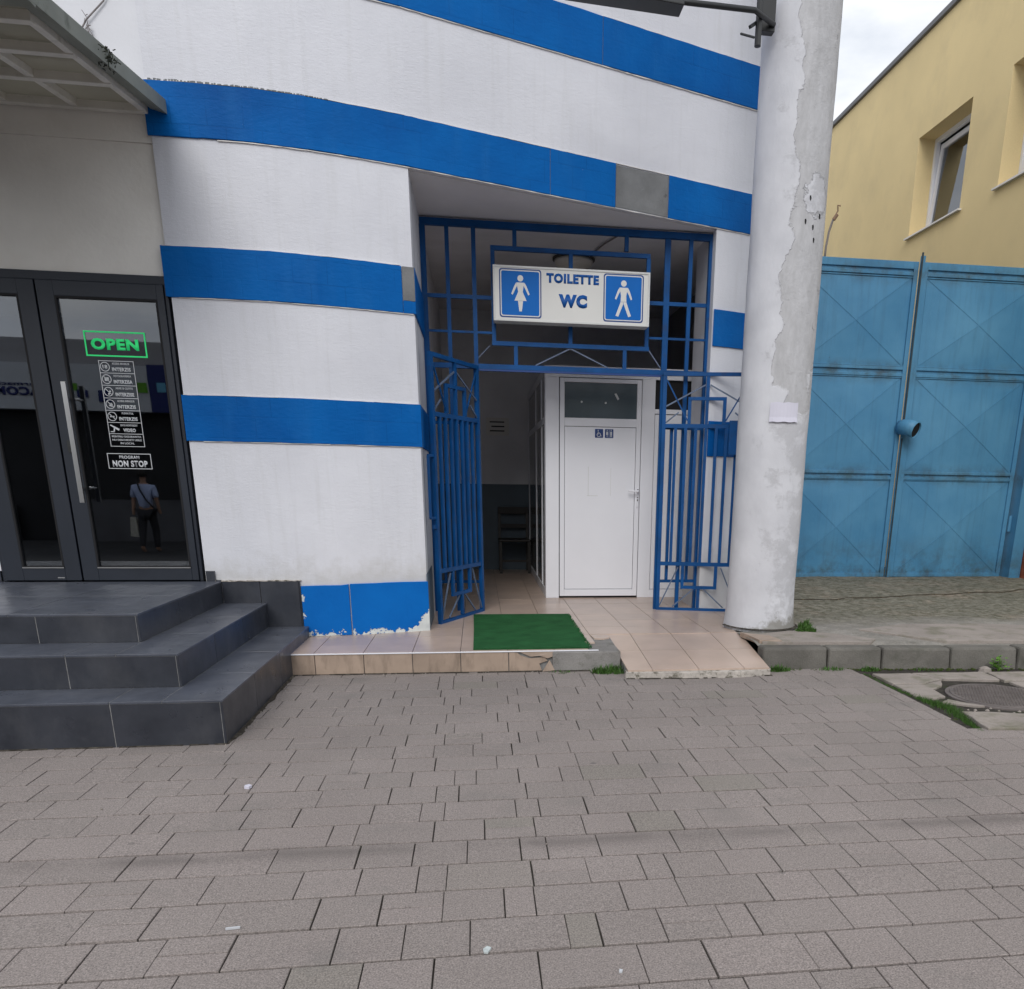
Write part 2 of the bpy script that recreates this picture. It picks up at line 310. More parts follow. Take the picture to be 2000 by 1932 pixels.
def sidewalk_mat():
    m, nt, n, l, b = new_mat('mossy_old_concrete')
    x, y, z = pos_xyz(n, l)
    o = ramp(n, l, noise(n, l, 5, 8, rough=.65), .3, .7, (.19, .18, .16, 1), (.33, .31, .285, 1))
    gr = noise(n, l, 60, 5, rough=.8)
    o = mixc(n, l, 1, o, ramp(n, l, gr, .3, .7, (.72, .72, .72, 1), (1.25, 1.25, 1.25, 1)), 'MULTIPLY')
    ms = math_(n, l, 'ADD', math_(n, l, 'MULTIPLY', math_(n, l, 'SUBTRACT', y, 6.35), .75), math_(n, l, 'SUBTRACT', noise(n, l, 2.4, 8, rough=.7), .5))
    moss = ramp(n, l, noise(n, l, 13, 12, rough=.8), .38, .62, (.070, .068, .046, 1), (.27, .255, .21, 1))
    moss = mixc(n, l, ramp(n, l, noise(n, l, 1.6, 7, rough=.7, loc=(2, 2, 0)), .5, .68), moss, mixc(n, l, 1, moss, (1.25, 1.12, 1.1), 'MULTIPLY'))
    gate_tone = ramp(n, l, math_(n, l, 'ADD', y, noise(n, l, 3, 5)), 9.6, 10.1); moss = mixc(n, l, math_(n, l, 'MULTIPLY', gate_tone, .6), moss, (.045, .048, .03))  # darker tone towards the gate
    o = mixc(n, l, ramp(n, l, ms, .0, .4), o, moss)
    l.new(o, b.inputs['Base Color']); b.inputs['Roughness'].default_value = .95; b.inputs['Specular IOR Level'].default_value = .15
    bump(n, l, b, noise(n, l, 5, 9, rough=.7), .8, .03)
    return m
M['sidewalk'] = sidewalk_mat()
def gate_mat():
    m, nt, n, l, b = new_mat('faded_blue_gate_paint')
    x, y, z = pos_xyz(n, l)
    o = ramp(n, l, noise(n, l, 1.5, 6), .3, .7, (.048, .190, .350, 1), (.088, .262, .43, 1))
    st = ramp(n, l, noise(n, l, 7, 7, stretch=(2.5, 2.5, .12), rough=.65), .5, .8)
    o = mixc(n, l, math_(n, l, 'MULTIPLY', st, .4), o, (.035, .10, .17))
    # rust and algae creeping from the rails
    rb = None
    for zz in (3.75, 2.66, 1.46, .26):
        d = math_(n, l, 'ABSOLUTE', math_(n, l, 'SUBTRACT', z, zz))
        q = ramp(n, l, d, .0, .16, (1, 1, 1, 1), (0, 0, 0, 1))
        rb = q if rb is None else math_(n, l, 'MAXIMUM', rb, q)
    low = ramp(n, l, z, .25, .75, (1, 1, 1, 1), (0, 0, 0, 1))
    rb = math_(n, l, 'MAXIMUM', rb, math_(n, l, 'MULTIPLY', low, .8))
    k = math_(n, l, 'MULTIPLY', rb, ramp(n, l, noise(n, l, 4, 9, rough=.72), .44, .62))
    o = mixc(n, l, math_(n, l, 'MULTIPLY', k, .7), o, ramp(n, l, noise(n, l, 9, 4), .35, .65, (.055, .045, .030, 1), (.045, .075, .060, 1)))
    tp = ramp(n, l, math_(n, l, 'ADD', z, math_(n, l, 'MULTIPLY', noise(n, l, 6, 7, rough=.7), .25)), 3.88, 3.98)
    o = mixc(n, l, math_(n, l, 'MULTIPLY', tp, .7), o, (.045, .065, .05))
    ch = ramp(n, l, noise(n, l, 16, 8, rough=.72, loc=(4, 4, 4)), .70, .72)
    o = mixc(n, l, ch, o, (.045, .03, .025))
    l.new(o, b.inputs['Base Color']); b.inputs['Roughness'].default_value = .5; b.inputs['Specular IOR Level'].default_value = .35
    bump(n, l, b, noise(n, l, 5, 4), .25, .02); bump(n, l, b, noise(n, l, 80, 3), .15, .003)
    return m
M['gate'] = gate_mat()
def pole_mat():
    m, nt, n, l, b = new_mat('peeling_whitewashed_concrete')
    tcn = n.new('ShaderNodeTexCoord'); s = n.new('ShaderNodeSeparateXYZ'); l.new(tcn.outputs['Object'], s.inputs[0]); P = tcn.outputs['Object']
    x, z = s.outputs[0], s.outputs[2]
    paint = ramp(n, l, noise(n, l, 3, 7, vec=P), .3, .7, (.54, .545, .58, 1), (.66, .665, .70, 1))
    bare = ramp(n, l, noise(n, l, 9, 9, vec=P, rough=.7, stretch=(1.6, 1.6, .6)), .3, .7, (.40, .40, .41, 1), (.54, .54, .56, 1))
    # bare face to the right of a ragged vertical edge, above 2.4 m
    e = math_(n, l, 'ADD', math_(n, l, 'ADD', x, .085), math_(n, l, 'MULTIPLY', math_(n, l, 'SUBTRACT', noise(n, l, 2.6, 9, vec=P, rough=.6), .5), .42))
    up = ramp(n, l, math_(n, l, 'ADD', math_(n, l, 'MULTIPLY', z, .28), math_(n, l, 'MULTIPLY', math_(n, l, 'SUBTRACT', noise(n, l, 2.4, 8, vec=P, loc=(3, 0, 1)), .5), .9)), .55, .575)
    zone = math_(n, l, 'MULTIPLY', ramp(n, l, e, .0, .006), up)
    back = ramp(n, l, math_(n, l, 'ADD', math_(n, l, 'MULTIPLY', x, 1.0), noise(n, l, 6, 9, vec=P, rough=.7, loc=(1, 1, 5))), .80, .82)
    dz = math_(n, l, 'MULTIPLY', math_(n, l, 'SUBTRACT', z, 3.15), .8); dx_ = math_(n, l, 'SUBTRACT', x, .12)
    rr = math_(n, l, 'ADD', math_(n, l, 'SQRT', math_(n, l, 'ADD', math_(n, l, 'MULTIPLY', dz, dz), math_(n, l, 'MULTIPLY', dx_, dx_))), math_(n, l, 'MULTIPLY', math_(n, l, 'SUBTRACT', noise(n, l, 12, 8, vec=P, rough=.7), .5), .22))
    zone = math_(n, l, 'MULTIPLY', zone, ramp(n, l, rr, .10, .106))
    zone = math_(n, l, 'MULTIPLY', zone, math_(n, l, 'SUBTRACT', 1, back))
    o = mixc(n, l, zone, paint, bare)
    # rubbed, greyer coat lower down
    rub = ramp(n, l, math_(n, l, 'ADD', noise(n, l, 5, 9, vec=P, rough=.7, loc=(7, 2, 2)), math_(n, l, 'MULTIPLY', x, .5)), .50, .60)
    o = mixc(n, l, math_(n, l, 'MULTIPLY', math_(n, l, 'MULTIPLY', rub, .55), math_(n, l, 'SUBTRACT', 1, zone)), o, (.42, .42, .44))
    pit = ramp(n, l, noise(n, l, 26, 8, vec=P, rough=.75, stretch=(1, 1, .6)), .68, .72)
    o = mixc(n, l, math_(n, l, 'MULTIPLY', pit, .7), o, (.26, .26, .27))
    foot = math_(n, l, 'ADD', math_(n, l, 'ADD', math_(n, l, 'MULTIPLY', z, -3.0), math_(n, l, 'MULTIPLY', x, .9)), math_(n, l, 'MULTIPLY', noise(n, l, 11, 8, vec=P, rough=.7), 1.6))
    o = mixc(n, l, math_(n, l, 'MULTIPLY', ramp(n, l, foot, .45, .7), .75), o, (.20, .19, .16))
    l.new(o, b.inputs['Base Color']); b.inputs['Roughness'].default_value = .85; b.inputs['Specular IOR Level'].default_value = .2
    bump(n, l, b, math_(n, l, 'SUBTRACT', 1, zone), .9, .006)
    rgh = math_(n, l, 'MULTIPLY', noise(n, l, 30, 9, vec=P, rough=.75), math_(n, l, 'ADD', .35, math_(n, l, 'MULTIPLY', rub, .65)))
    bump(n, l, b, rgh, .45, .012)
    bump(n, l, b, noise(n, l, 5, 5, vec=P), .25, .02)
    return m
M['pole'] = pole_mat()
def glass_mat(name, tint, refl):
    m = bpy.data.materials.new(name); m.use_nodes = True; nt = m.node_tree; n, l = nt.nodes, nt.links; n.clear()
    out = n.new('ShaderNodeOutputMaterial'); mxs = n.new('ShaderNodeMixShader'); g = n.new('ShaderNodeBsdfGlossy'); t = n.new('ShaderNodeBsdfTransparent')
    g.inputs['Roughness'].default_value = .012; g.inputs['Color'].default_value = (.93, .96, 1, 1); t.inputs['Color'].default_value = tint + (1,)
    fr = n.new('ShaderNodeFresnel'); fr.inputs['IOR'].default_value = refl
    l.new(fr.outputs[0], mxs.inputs[0]); l.new(t.outputs[0], mxs.inputs[1]); l.new(g.outputs[0], mxs.inputs[2]); l.new(mxs.outputs[0], out.inputs[0])
    bn = n.new('ShaderNodeBump'); bn.inputs['Strength'].default_value = .05; bn.inputs['Distance'].default_value = .002
    tx = n.new('ShaderNodeTexNoise'); tx.inputs['Scale'].default_value = 3; ge = n.new('ShaderNodeNewGeometry'); l.new(ge.outputs['Position'], tx.inputs['Vector'])
    l.new(tx.outputs['Fac'], bn.inputs['Height']); l.new(bn.outputs[0], g.inputs['Normal'])
    return m
M['glass'] = glass_mat('door_glass', (.45, .48, .52), 2.05)
M['glass_far'] = glass_mat('window_glass', (.5, .52, .55), 2.3)
M['frost'] = mat('dark_obscure_glass', (.06, .085, .10), .22, .5, .2, 3)
M['panel_dark'] = mat('tinted_panel', (.05, .055, .065), .15, .5, .2, 2)

# ------------------------------------------------------------------ builders
def recalc(me):
    bm = bmesh.new(); bm.from_mesh(me); bmesh.ops.recalc_face_normals(bm, faces=bm.faces); bm.to_mesh(me); bm.free()

def place(o, parent):
    col.objects.link(o)
    if parent:
        o.parent = parent
        Mx = parent.matrix_world if parent.parent is None else None
        # parents never rotate or scale, so undoing their location is enough
        p = parent; t = Vector((0, 0, 0))
        while p: t += p.location; t += p.matrix_parent_inverse.translation; p = p.parent
        o.matrix_parent_inverse = Matrix.Translation(-t)
    return o

class MB:
    def __init__(s): s.v = []; s.f = []
    def poly8(s, p):
        b = len(s.v); s.v += [tuple(q) for q in p]
        s.f += [tuple(b + i for i in f) for f in ((0, 3, 2, 1), (4, 5, 6, 7), (0, 1, 5, 4), (1, 2, 6, 5), (2, 3, 7, 6), (3, 0, 4, 7))]; return s
    def box(s, x0, x1, y0, y1, z0, z1):
        return s.poly8([(x0, y0, z0), (x1, y0, z0), (x1, y1, z0), (x0, y1, z0), (x0, y0, z1), (x1, y0, z1), (x1, y1, z1), (x0, y1, z1)])
    def bar(s, a, b, w, h=None, up=(0, 0, 1)):
        h = h or w; a, b = Vector(a), Vector(b); d = (b - a).normalized(); u = Vector(up)
        if abs(d.dot(u)) > .98: u = Vector((0, 1, 0))
        r = d.cross(u).normalized(); u = r.cross(d).normalized(); r *= w / 2; u *= h / 2
        return s.poly8([a - r - u, a + r - u, a + r + u, a - r + u, b - r - u, b + r - u, b + r + u, b - r + u])
    def prism(s, pts, d):
        b = len(s.v); k = len(pts); d = Vector(d); s.v += [tuple(p) for p in pts] + [tuple(Vector(p) + d) for p in pts]
        s.f += [tuple(range(b, b + k)), tuple(range(b + 2 * k - 1, b + k - 1, -1))]
        s.f += [(b + i, b + (i + 1) % k, b + k + (i + 1) % k, b + k + i) for i in range(k)]; return s
    def tube(s, pts, r, seg=10, caps=True):
        pts = [Vector(p) for p in pts]; b = len(s.v); rr = r if isinstance(r, (list, tuple)) else [r] * len(pts)
        for i, p in enumerate(pts):
            d = (pts[min(i + 1, len(pts) - 1)] - pts[max(i - 1, 0)]).normalized()
            u = Vector((0, 0, 1)) if abs(d.z) < .9 else Vector((0, 1, 0)); x = d.cross(u).normalized(); y = x.cross(d).normalized()
            for k in range(seg):
                a = 2 * math.pi * k / seg; s.v.append(tuple(p + (x * math.cos(a) + y * math.sin(a)) * rr[i]))
        for i in range(len(pts) - 1):
            for k in range(seg):
                k2 = (k + 1) % seg; s.f.append((b + i * seg + k, b + i * seg + k2, b + (i + 1) * seg + k2, b + (i + 1) * seg + k))
        if caps: s.f += [tuple(b + k for k in range(seg))[::-1], tuple(b + (len(pts) - 1) * seg + k for k in range(seg))]
        return s
    def build(s, name, m, parent=None, bevel=0, smooth=False, mesh=None):
        me = mesh or bpy.data.meshes.new(name)
        if not mesh:
            me.from_pydata(s.v, [], s.f); recalc(me)
            me.materials.append(M[m] if isinstance(m, str) else m)
            if smooth: me.shade_smooth()
        o = bpy.data.objects.new(name, me); place(o, parent)
        if bevel:
            bv = o.modifiers.new('bevel', 'BEVEL'); bv.width = bevel; bv.segments = 2; bv.limit_method = 'ANGLE'; bv.angle_limit = R(40)
        return o

def tag(o, label=None, cat=None, group=None, kind=None):
    if label: o['label'] = label
    if cat: o['category'] = cat
    if group: o['group'] = group
    if kind: o['kind'] = kind
    return o

def thing(name, loc, label, cat, group=None):
    o = bpy.data.objects.new(name, None); o.empty_display_size = .1; o.location = loc; col.objects.link(o)
    return tag(o, label, cat, group)

def inst(o, loc, parent=None, rz=0, name=None):
    c = o.copy(); col.objects.link(c); c.location = loc; c.rotation_euler = (0, 0, rz); c.parent = parent
    return c

def text(name, body, size_w, h, cx, y, cz, m, parent, bold=.02, facing=0, depth=.002):
    cu = bpy.data.curves.new(name, 'FONT'); cu.body = body; cu.size = 1; cu.offset = bold; cu.extrude = 0; cu.resolution_u = 3
    cu.align_x = 'LEFT'; cu.space_character = 1.0 + bold * 2.4
    t = bpy.data.objects.new('tmp', cu); col.objects.link(t)
    dg = bpy.context.evaluated_depsgraph_get(); me = bpy.data.meshes.new_from_object(t.evaluated_get(dg)); bpy.data.objects.remove(t); bpy.data.curves.remove(cu)
    xs = [v.co.x for v in me.vertices]; ys = [v.co.y for v in me.vertices]
    x0, x1, y0, y1 = min(xs), max(xs), min(ys), max(ys)
    for v in me.vertices:
        u = ((v.co.x - x0) / (x1 - x0) - .5) * size_w; w = ((v.co.y - y0) / (y1 - y0) - .5) * h
        if facing: u = -u
        v.co = (cx + u, y, cz + w)
    bm = bmesh.new(); bm.from_mesh(me); r = bmesh.ops.extrude_face_region(bm, geom=bm.faces[:])
    dy = depth if facing else -depth
    for g in r['geom']:
        if isinstance(g, bmesh.types.BMVert): g.co.y += dy
    bmesh.ops.recalc_face_normals(bm, faces=bm.faces); bm.to_mesh(me); bm.free()
    me.materials.clear(); me.materials.append(M[m]); me.name = name
    return place(bpy.data.objects.new(name, me), parent)

def outline(mb, x0, x1, z0, z1, y, t, d=.002):
    mb.box(x0, x1, y - d, y, z0, z0 + t).box(x0, x1, y - d, y, z1 - t, z1).box(x0, x0 + t, y - d, y, z0 + t, z1 - t).box(x1 - t, x1, y - d, y, z0 + t, z1 - t)
def rrect(x0, x1, z0, z1, y, r, seg=5):
    pts = []
    for cx, cz, a0 in ((x1 - r, z1 - r, 0), (x0 + r, z1 - r, 90), (x0 + r, z0 + r, 180), (x1 - r, z0 + r, 270)):
        for i in range(seg + 1):
            a = R(a0 + 90 * i / seg); pts.append((cx + r * math.cos(a), y, cz + r * math.sin(a)))
    return pts

# facade plan: gently bowed at the left, straight to the right
PLAN = [(-2.0, 6.205), (-1.72, 6.195), (-1.37, 6.205), (-1.05, 6.255), (-.74, 6.335), (-.424, 6.43), (0.3, 6.693), (1.2, 7.02), (2.05, 7.328), (2.6, 7.528)]
def fy(x):
    for (a, b), (c, d) in zip(PLAN, PLAN[1:]):
        if x <= c: return b + (d - b) * (x - a) / (c - a)
    return PLAN[-1][1]
def ribbon(mb, x0, x1, z0, z1, off, thick, step=.15, wob=0, seed=0):
    rnd = random.Random(seed)
    xs = [x0] + [p[0] for p in PLAN if x0 < p[0] < x1] + [x1]
    if wob:
        k = max(2, int((x1 - x0) / step)); xs = sorted(set([round(x, 4) for x in xs] + [round(x0 + (x1 - x0) * i / k, 4) for i in range(1, k)]))
    b = len(mb.v)
    for x in xs:
        y = fy(x) - off; a, c = rnd.uniform(-wob, wob), rnd.uniform(-wob, wob)
        mb.v += [(x, y, z0 + a), (x, y, z1 + c), (x, y + thick, z1 + c), (x, y + thick, z0 + a)]
    for i in range(len(xs) - 1):
        for k in range(4): mb.f.append((b + i * 4 + k, b + i * 4 + (k + 1) % 4, b + (i + 1) * 4 + (k + 1) % 4, b + (i + 1) * 4 + k))
    e = b + (len(xs) - 1) * 4
    mb.f += [(b, b + 1, b + 2, b + 3), (e + 3, e + 2, e + 1, e)]
    return mb

ZP, ZL = .152, .575
# ------------------------------------------------------------------ ground and pavement
g = MB(); g.v = [(-60, 5.6, -.024), (60, 5.6, -.024), (60, 60, -.024), (-60, 60, -.024), (-60, -1, -.024), (60, -1, -.024), (-60, -6, -.28), (60, -6, -.28), (-60, -60, -.34), (60, -60, -.34)]
g.f = [(0, 1, 2, 3), (4, 5, 1, 0), (6, 7, 5, 4), (8, 9, 7, 6)]
tag(g.build('ground', 'road'), 'dark bedding ground under and around the paved street', None, None, 'structure')
pav = MB(); pav.box(-5.2, 4.3, -.95, 5.62, -.02, -.008); pav = pav.build('pavement', 'sand')
tag(pav, 'grey concrete block paving in front of the entrance', None, None, 'structure')

rj_ = random.Random(77)
def paver_mesh(L, Wd, split=False):
    bm = bmesh.new(); h = .03; c = .0016
    def blk(x0, x1, y0, y1):
        j = lambda: rj_.uniform(-.0009, .0009)
        v = [bm.verts.new((p[0] + j(), p[1] + j(), p[2])) for p in [(x0, y0, -h), (x1, y0, -h), (x1, y1, -h), (x0, y1, -h), (x0, y0, -c), (x1, y0, -c), (x1, y1, -c), (x0, y1, -c), (x0 + c, y0 + c, 0), (x1 - c, y0 + c, 0), (x1 - c, y1 - c, 0), (x0 + c, y1 - c, 0)]]
        for a in range(4):
            b2 = (a + 1) % 4; bm.faces.new((v[a], v[b2], v[4 + b2], v[4 + a])); bm.faces.new((v[4 + a], v[4 + b2], v[8 + b2], v[8 + a]))
        bm.faces.new(v[8:12])
    if split:
        blk(-L / 2, L / 2, -Wd / 2, -.0024); blk(-L / 2, L / 2, .0024, Wd / 2)
    else: blk(-L / 2, L / 2, -Wd / 2, Wd / 2)
    me = bpy.data.meshes.new('paver'); bm.to_mesh(me); bm.free(); me.materials.append(M['paver']); return me
PW = .1925; GAP = .0066
LEN = {'L': .2925, 'S': .195, 'H': .0975, 'X': .195}
GX, GY = .0040, .0105
PM = {(k, q): paver_mesh(v - GX, PW - GY, k == 'X') for k, v in LEN.items() for q in range(4)}
FIX = {0: (-1.036, 'SLSSLLSLHSL'), 1: (-1.327, 'SSXLSSLHSXHLSLH'), 2: (-1.22, 'XSLSXSHLSLSHLS')}
pl = []
rnd = random.Random(21)
for k in range(-14, 20):
    y0 = 2.01 + PW * (k - 1) + 0.0
    yc = y0 + PW / 2
    if k in FIX: x, seq = FIX[k]
    else: x, seq = -5 + rnd.uniform(0, .3), ''
    items = []
    xx = x; last = ''
    for ch in seq: items.append((xx + LEN[ch] / 2, ch)); xx += LEN[ch]
    while xx < 4.2:
        ch = rnd.choice('LLLSSSSXHH')
        if ch == last == 'H': ch = 'L'
        items.append((xx + LEN[ch] / 2, ch)); xx += LEN[ch]; last = ch
    if seq:
        xx = x
        while xx > -5:
            ch = rnd.choice('LLSSSXH'); xx -= LEN[ch]; items.append((xx + LEN[ch] / 2, ch))
    for xc, ch in items:
        hl = LEN[ch] / 2
        if xc + hl < -1.32 and yc > 4.16: continue                       # under the steps
        if yc > 3.87:                                                    # cut against the old slabs
            lim = 2.735
            if xc - hl > lim - .04: continue
            if xc + hl > lim:
                L_ = lim - (xc - hl); xc = xc - hl + L_ / 2; ch = 'C%.3f' % L_
                
                for q in range(4): PM[(ch, q)] = paver_mesh(L_ - GX, PW - GY); LEN[ch] = L_; hl = L_ / 2
        if yc > 5.60 - (.0 if xc < 1.95 else (xc - 1.95) * .08 + .02): continue
        if xc > 4.2 or xc < -5: continue
        pl.append((xc, yc, ch))
def dist(p): return math.hypot(p[0] * .8, p[1]) + (50 if (p[1] < 1.62 or abs(p[0] - .15) > p[1] * .82 + .3) else 0)
pl.sort(key=dist)
rest = []
for i, (x, y, ch) in enumerate(pl):
    z = rnd.gauss(0, .0007); rz = rnd.gauss(0, .0022); dx = rnd.gauss(0, .0007)
    if i < 298:
        o = bpy.data.objects.new('paver', PM[(ch, rnd.randrange(4))]); col.objects.link(o); o.location = (x + dx, y, z); o.rotation_euler = (rnd.gauss(0, .0018), rnd.gauss(0, .0018), rz); o.parent = pav
    else: rest.append((x + dx, y, z, rz, ch))
bm = bmesh.new()
for x, y, z, rz, ch in rest:
    k = len(bm.verts); bm.from_mesh(PM[(ch, rnd.randrange(4))]); bm.verts.ensure_lookup_table()
    bmesh.ops.transform(bm, matrix=Matrix.Translation((x, y, z)) @ Matrix.Rotation(rz, 4, 'Z'), verts=bm.verts[k:])
me = bpy.data.meshes.new('far_pavers'); bm.to_mesh(me); bm.free(); me.materials.append(M['paver'])
o = bpy.data.objects.new('far_pavers', me); col.objects.link(o); o.parent = pav; o['kind'] = 'stuff'

# ------------------------------------------------------------------ old slabs with manhole at the right
patch = MB(); patch.box(2.74, 6.5, 3.84, 5.42, -.03, -.016)
patch = tag(patch.build('broken_paving', 'soil'), 'broken pale concrete slabs with soil and grass around the manhole', None, None, 'structure')
def slab(pts, z0, z1, m='slab', name='slab', parent=patch, bev=.006, seed=0):
    rn = random.Random(seed); out = []
    for i, p in enumerate(pts):
        q = pts[(i + 1) % len(pts)]
        for t in (0, .33, .66): out.append((p[0] + (q[0] - p[0]) * t + rn.uniform(-.008, .008), p[1] + (q[1] - p[1]) * t + rn.uniform(-.008, .008), z0))
    return MB().prism(out, (0, 0, z1 - z0)).build(name, m, parent, bevel=bev)
slab([(2.80, 5.24), (3.08, 5.23), (3.22, 5.05), (3.02, 4.93), (2.80, 4.95)], -.03, .010, seed=1)
slab([(2.79, 4.93), (3.00, 4.91), (3.20, 5.02), (3.12, 4.88), (3.00, 4.78), (2.98, 4.60), (2.86, 4.55), (2.78, 4.62)], -.03, .007, seed=2)
slab([(3.10, 5.23), (3.66, 5.22), (3.62, 4.98), (3.24, 5.04)], -.03, .012, seed=3)
slab([(3.68, 5.22), (4.3, 5.20), (4.3, 4.9), (3.64, 4.96)], -.03, .012, seed=4)
slab([(3.66, 4.93), (4.3, 4.87), (4.3, 4.3), (3.72, 4.3), (3.68, 4.6)], -.03, .008, seed=5)
slab([(2.80, 3.88), (3.42, 3.86), (3.38, 4.08), (3.05, 4.19), (2.86, 4.22)], -.03, .016, seed=6)
slab([(3.45, 3.87), (4.1, 3.86), (4.1, 4.2), (3.42, 4.18)], -.03, .024, seed=7)
slab([(4.13, 3.87), (5.4, 3.86), (5.4, 4.2), (4.13, 4.2)], -.03, .012, seed=8)
slab([(2.95, 4.53), (3.03, 4.42), (3.10, 4.36), (3.0, 4.38), (2.88, 4.47)], -.03, .008, seed=9)
rn = random.Random(3)
for i in range(26):     # pebbles in the wash
    x, y = rn.uniform(2.95, 3.75), rn.uniform(4.20, 4.34); r = rn.uniform(.007, .018)
    MB().tube([(x, y, -.016), (x, y, -.010 + r * .3), (x, y, -.008 + r * .7)], [r, r * .85, r * .25], 6).build('pebble', 'slab', patch, smooth=False)
mh = thing('manhole_cover', (3.35, 4.6, 0), 'round cast iron manhole cover with worn relief among broken slabs', 'manhole cover')
MX, MY, MR = 3.35, 4.58, .305
MB().tube([(MX, MY, -.03), (MX, MY, .004)], MR + .028, 40).build('ring', 'iron', mh, bevel=.003)
MB().tube([(MX, MY, -.02), (MX, MY, .009)], MR, 40).build('cover', 'iron', mh, bevel=.003)
kn = MB()
for i in range(-13, 14):
    for j in range(-13, 14):
        x, y = i * .022 + (j % 2) * .011, j * .02
        if math.hypot(x, y) < MR - .02: kn.bar((MX + x - .006, MY + y - .004, .011), (MX + x + .006, MY + y + .004, .011), .006, .006)
o = kn.build('relief', 'iron', mh); o['kind'] = 'stuff'

# ------------------------------------------------------------------ kerb and sidewalk
kj = [2.055, 2.553, 2.968, 3.501, 4.027, 4.54, 5.06, 5.58, 6.1]
kerb = MB(); kerb.box(2.09, 6.6, 5.56, 5.62, -.05, .10)
kerb = tag(kerb.build('kerb', 'conc'), 'worn concrete kerb along the sidewalk right of the pole', None, None, 'structure')
def ky(x): return 5.497 - (x - 2.1) * .0735
for i, (a, b) in enumerate(zip(kj, kj[1:])):
    a2, b2 = a + .003, b - .003; z = .158 + random.uniform(-.006, .004); jy = [random.uniform(-.008, .008) for _ in range(4)]
    MB().poly8([(a2, ky(a2), -.04), (b2, ky(b2), -.04), (b2, ky(b2) + .15, -.04), (a2, ky(a2) + .15, -.04), (a2 + .004, ky(a2) + .020 + jy[0], z + jy[2] * .6), (b2 - .006, ky(b2) + .018 + jy[1], z + jy[3] * .6), (b2, ky(b2) + .15, z), (a2, ky(a2) + .15, z)]).build('kerb_stone', 'kerb', kerb, bevel=.018)
bm = bmesh.new(); rn = random.Random(5); nx, ny = 70, 60; vs = []
from mathutils import noise as mnoise
for j in range(ny + 1):
    for i in range(nx + 1):
        t = j / ny; y = 5.6 + 5.15 * t; x0_ = 2.06 if y < 6.12 else 2.56; x = x0_ + (9.02 - x0_) * i / nx; y += (ky(x) + .145 - 5.6) * (1 - t)
        z = .158 + .010 * mnoise.noise((x * 3, y * 3, 0)) + .006 * mnoise.noise((x * 11, y * 11, 3)) + (.012 * max(0, (y - 7)) if y > 7 else 0)
        if j == 0: z = .145
        vs.append(bm.verts.new((x, y, z)))
for j in range(ny):
    for i in range(nx):
        a = j * (nx + 1) + i; bm.faces.new((vs[a], vs[a + 1], vs[a + nx + 2], vs[a + nx + 1]))
me = bpy.data.meshes.new('sidewalk'); bm.to_mesh(me); bm.free(); me.materials.append(M['sidewalk']); me.shade_smooth()
sw = bpy.data.objects.new('sidewalk', me); col.objects.link(sw); tag(sw, 'cracked mossy concrete sidewalk in front of the blue gate', None, None, 'structure')
slab([(2.10, 5.66), (2.95, 5.60), (3.05, 5.72), (2.75, 6.0), (2.50, 6.12), (2.2, 5.98)], .14, .172, 'slab', 'slab', sw, .004, 11)
slab([(3.10, 6.12), (3.55, 5.58), (5.2, 5.46), (5.2, 6.1), (4.3, 6.32), (3.6, 6.34)], .13, .176, 'slab', 'slab', sw, .004, 12)
slab([(2.09, 5.68), (2.26, 5.66), (2.24, 5.86), (2.05, 6.02)], .14, .180, 'tile_riser', 'slab', sw, .002, 13)
# crack in the apron before the gate
ck = MB(); pts = [(3.05 + i * .16, 7.75 + .05 * math.sin(i * 1.3) + i * .035 + rn.uniform(-.03, .03), .0) for i in range(22)]
for a, b in zip(pts, pts[1:]):
    za, zb = [.160 + .010 * mnoise.noise((p[0] * 3, p[1] * 3, 0)) + .012 * (p[1] - 7) for p in (a, b)]
    w = rn.uniform(.008, .022); ck.bar((a[0], a[1], za), (b[0], b[1], zb), w, .012)
ck.build('crack', 'soil', sw)

# ------------------------------------------------------------------ white building
wb = thing('white_building', (0, 8, 0), 'white stucco building with blue horizontal bands and a recessed entrance', 'building')
m_ = MB(); ribbon(m_, -2.0, -.424, -.02, 3.39, 0, .30); m_.box(-.724, -.424, 6.70, 7.5, -.02, 3.39)
m_.build('wall', 'white', wb)
m_ = MB(); ribbon(m_, -2.0, 2.6, 3.392, 7.4, 0, .30); m_.build('upper_wall', 'white', wb)
m_ = MB(); ribbon(m_, 2.05, 2.6, -.02, 3.39, 0, .62); m_.build('wall', 'white', wb)
m_ = MB().box(-7, -2.002, 6.225, 6.5, 3.53, 7.4); m_.build('upper_wall', 'white_smooth', wb)
MB().box(-7, -2.002, 6.235, 6.5, 2.592, 3.355).build('wall', 'cream', wb)
MB().box(-7, -2.002, 6.222, 6.5, 3.356, 3.529).build('wall_ledge', 'cream', wb)
MB().box(-7, -3.372, 6.235, 6.5, -.02, 2.591).build('wall', 'white_smooth', wb)
# parapet cap, roof, back and sides keep the light out
MB().box(-7, 2.9, 6.9, 16, 7.2, 7.4).build('roof', 'bare', wb)
MB().box(2.62, 2.9, 7.6, 16, -.02, 7.2).build('side_wall', 'white_smooth', wb)
MB().box(-7.3, -7.002, 6.3, 16, -.02, 7.4).build('side_wall', 'white_smooth', wb)
MB().box(-7, 2.6, 16, 16.3, -.02, 7.2).build('back_wall', 'white_smooth', wb)
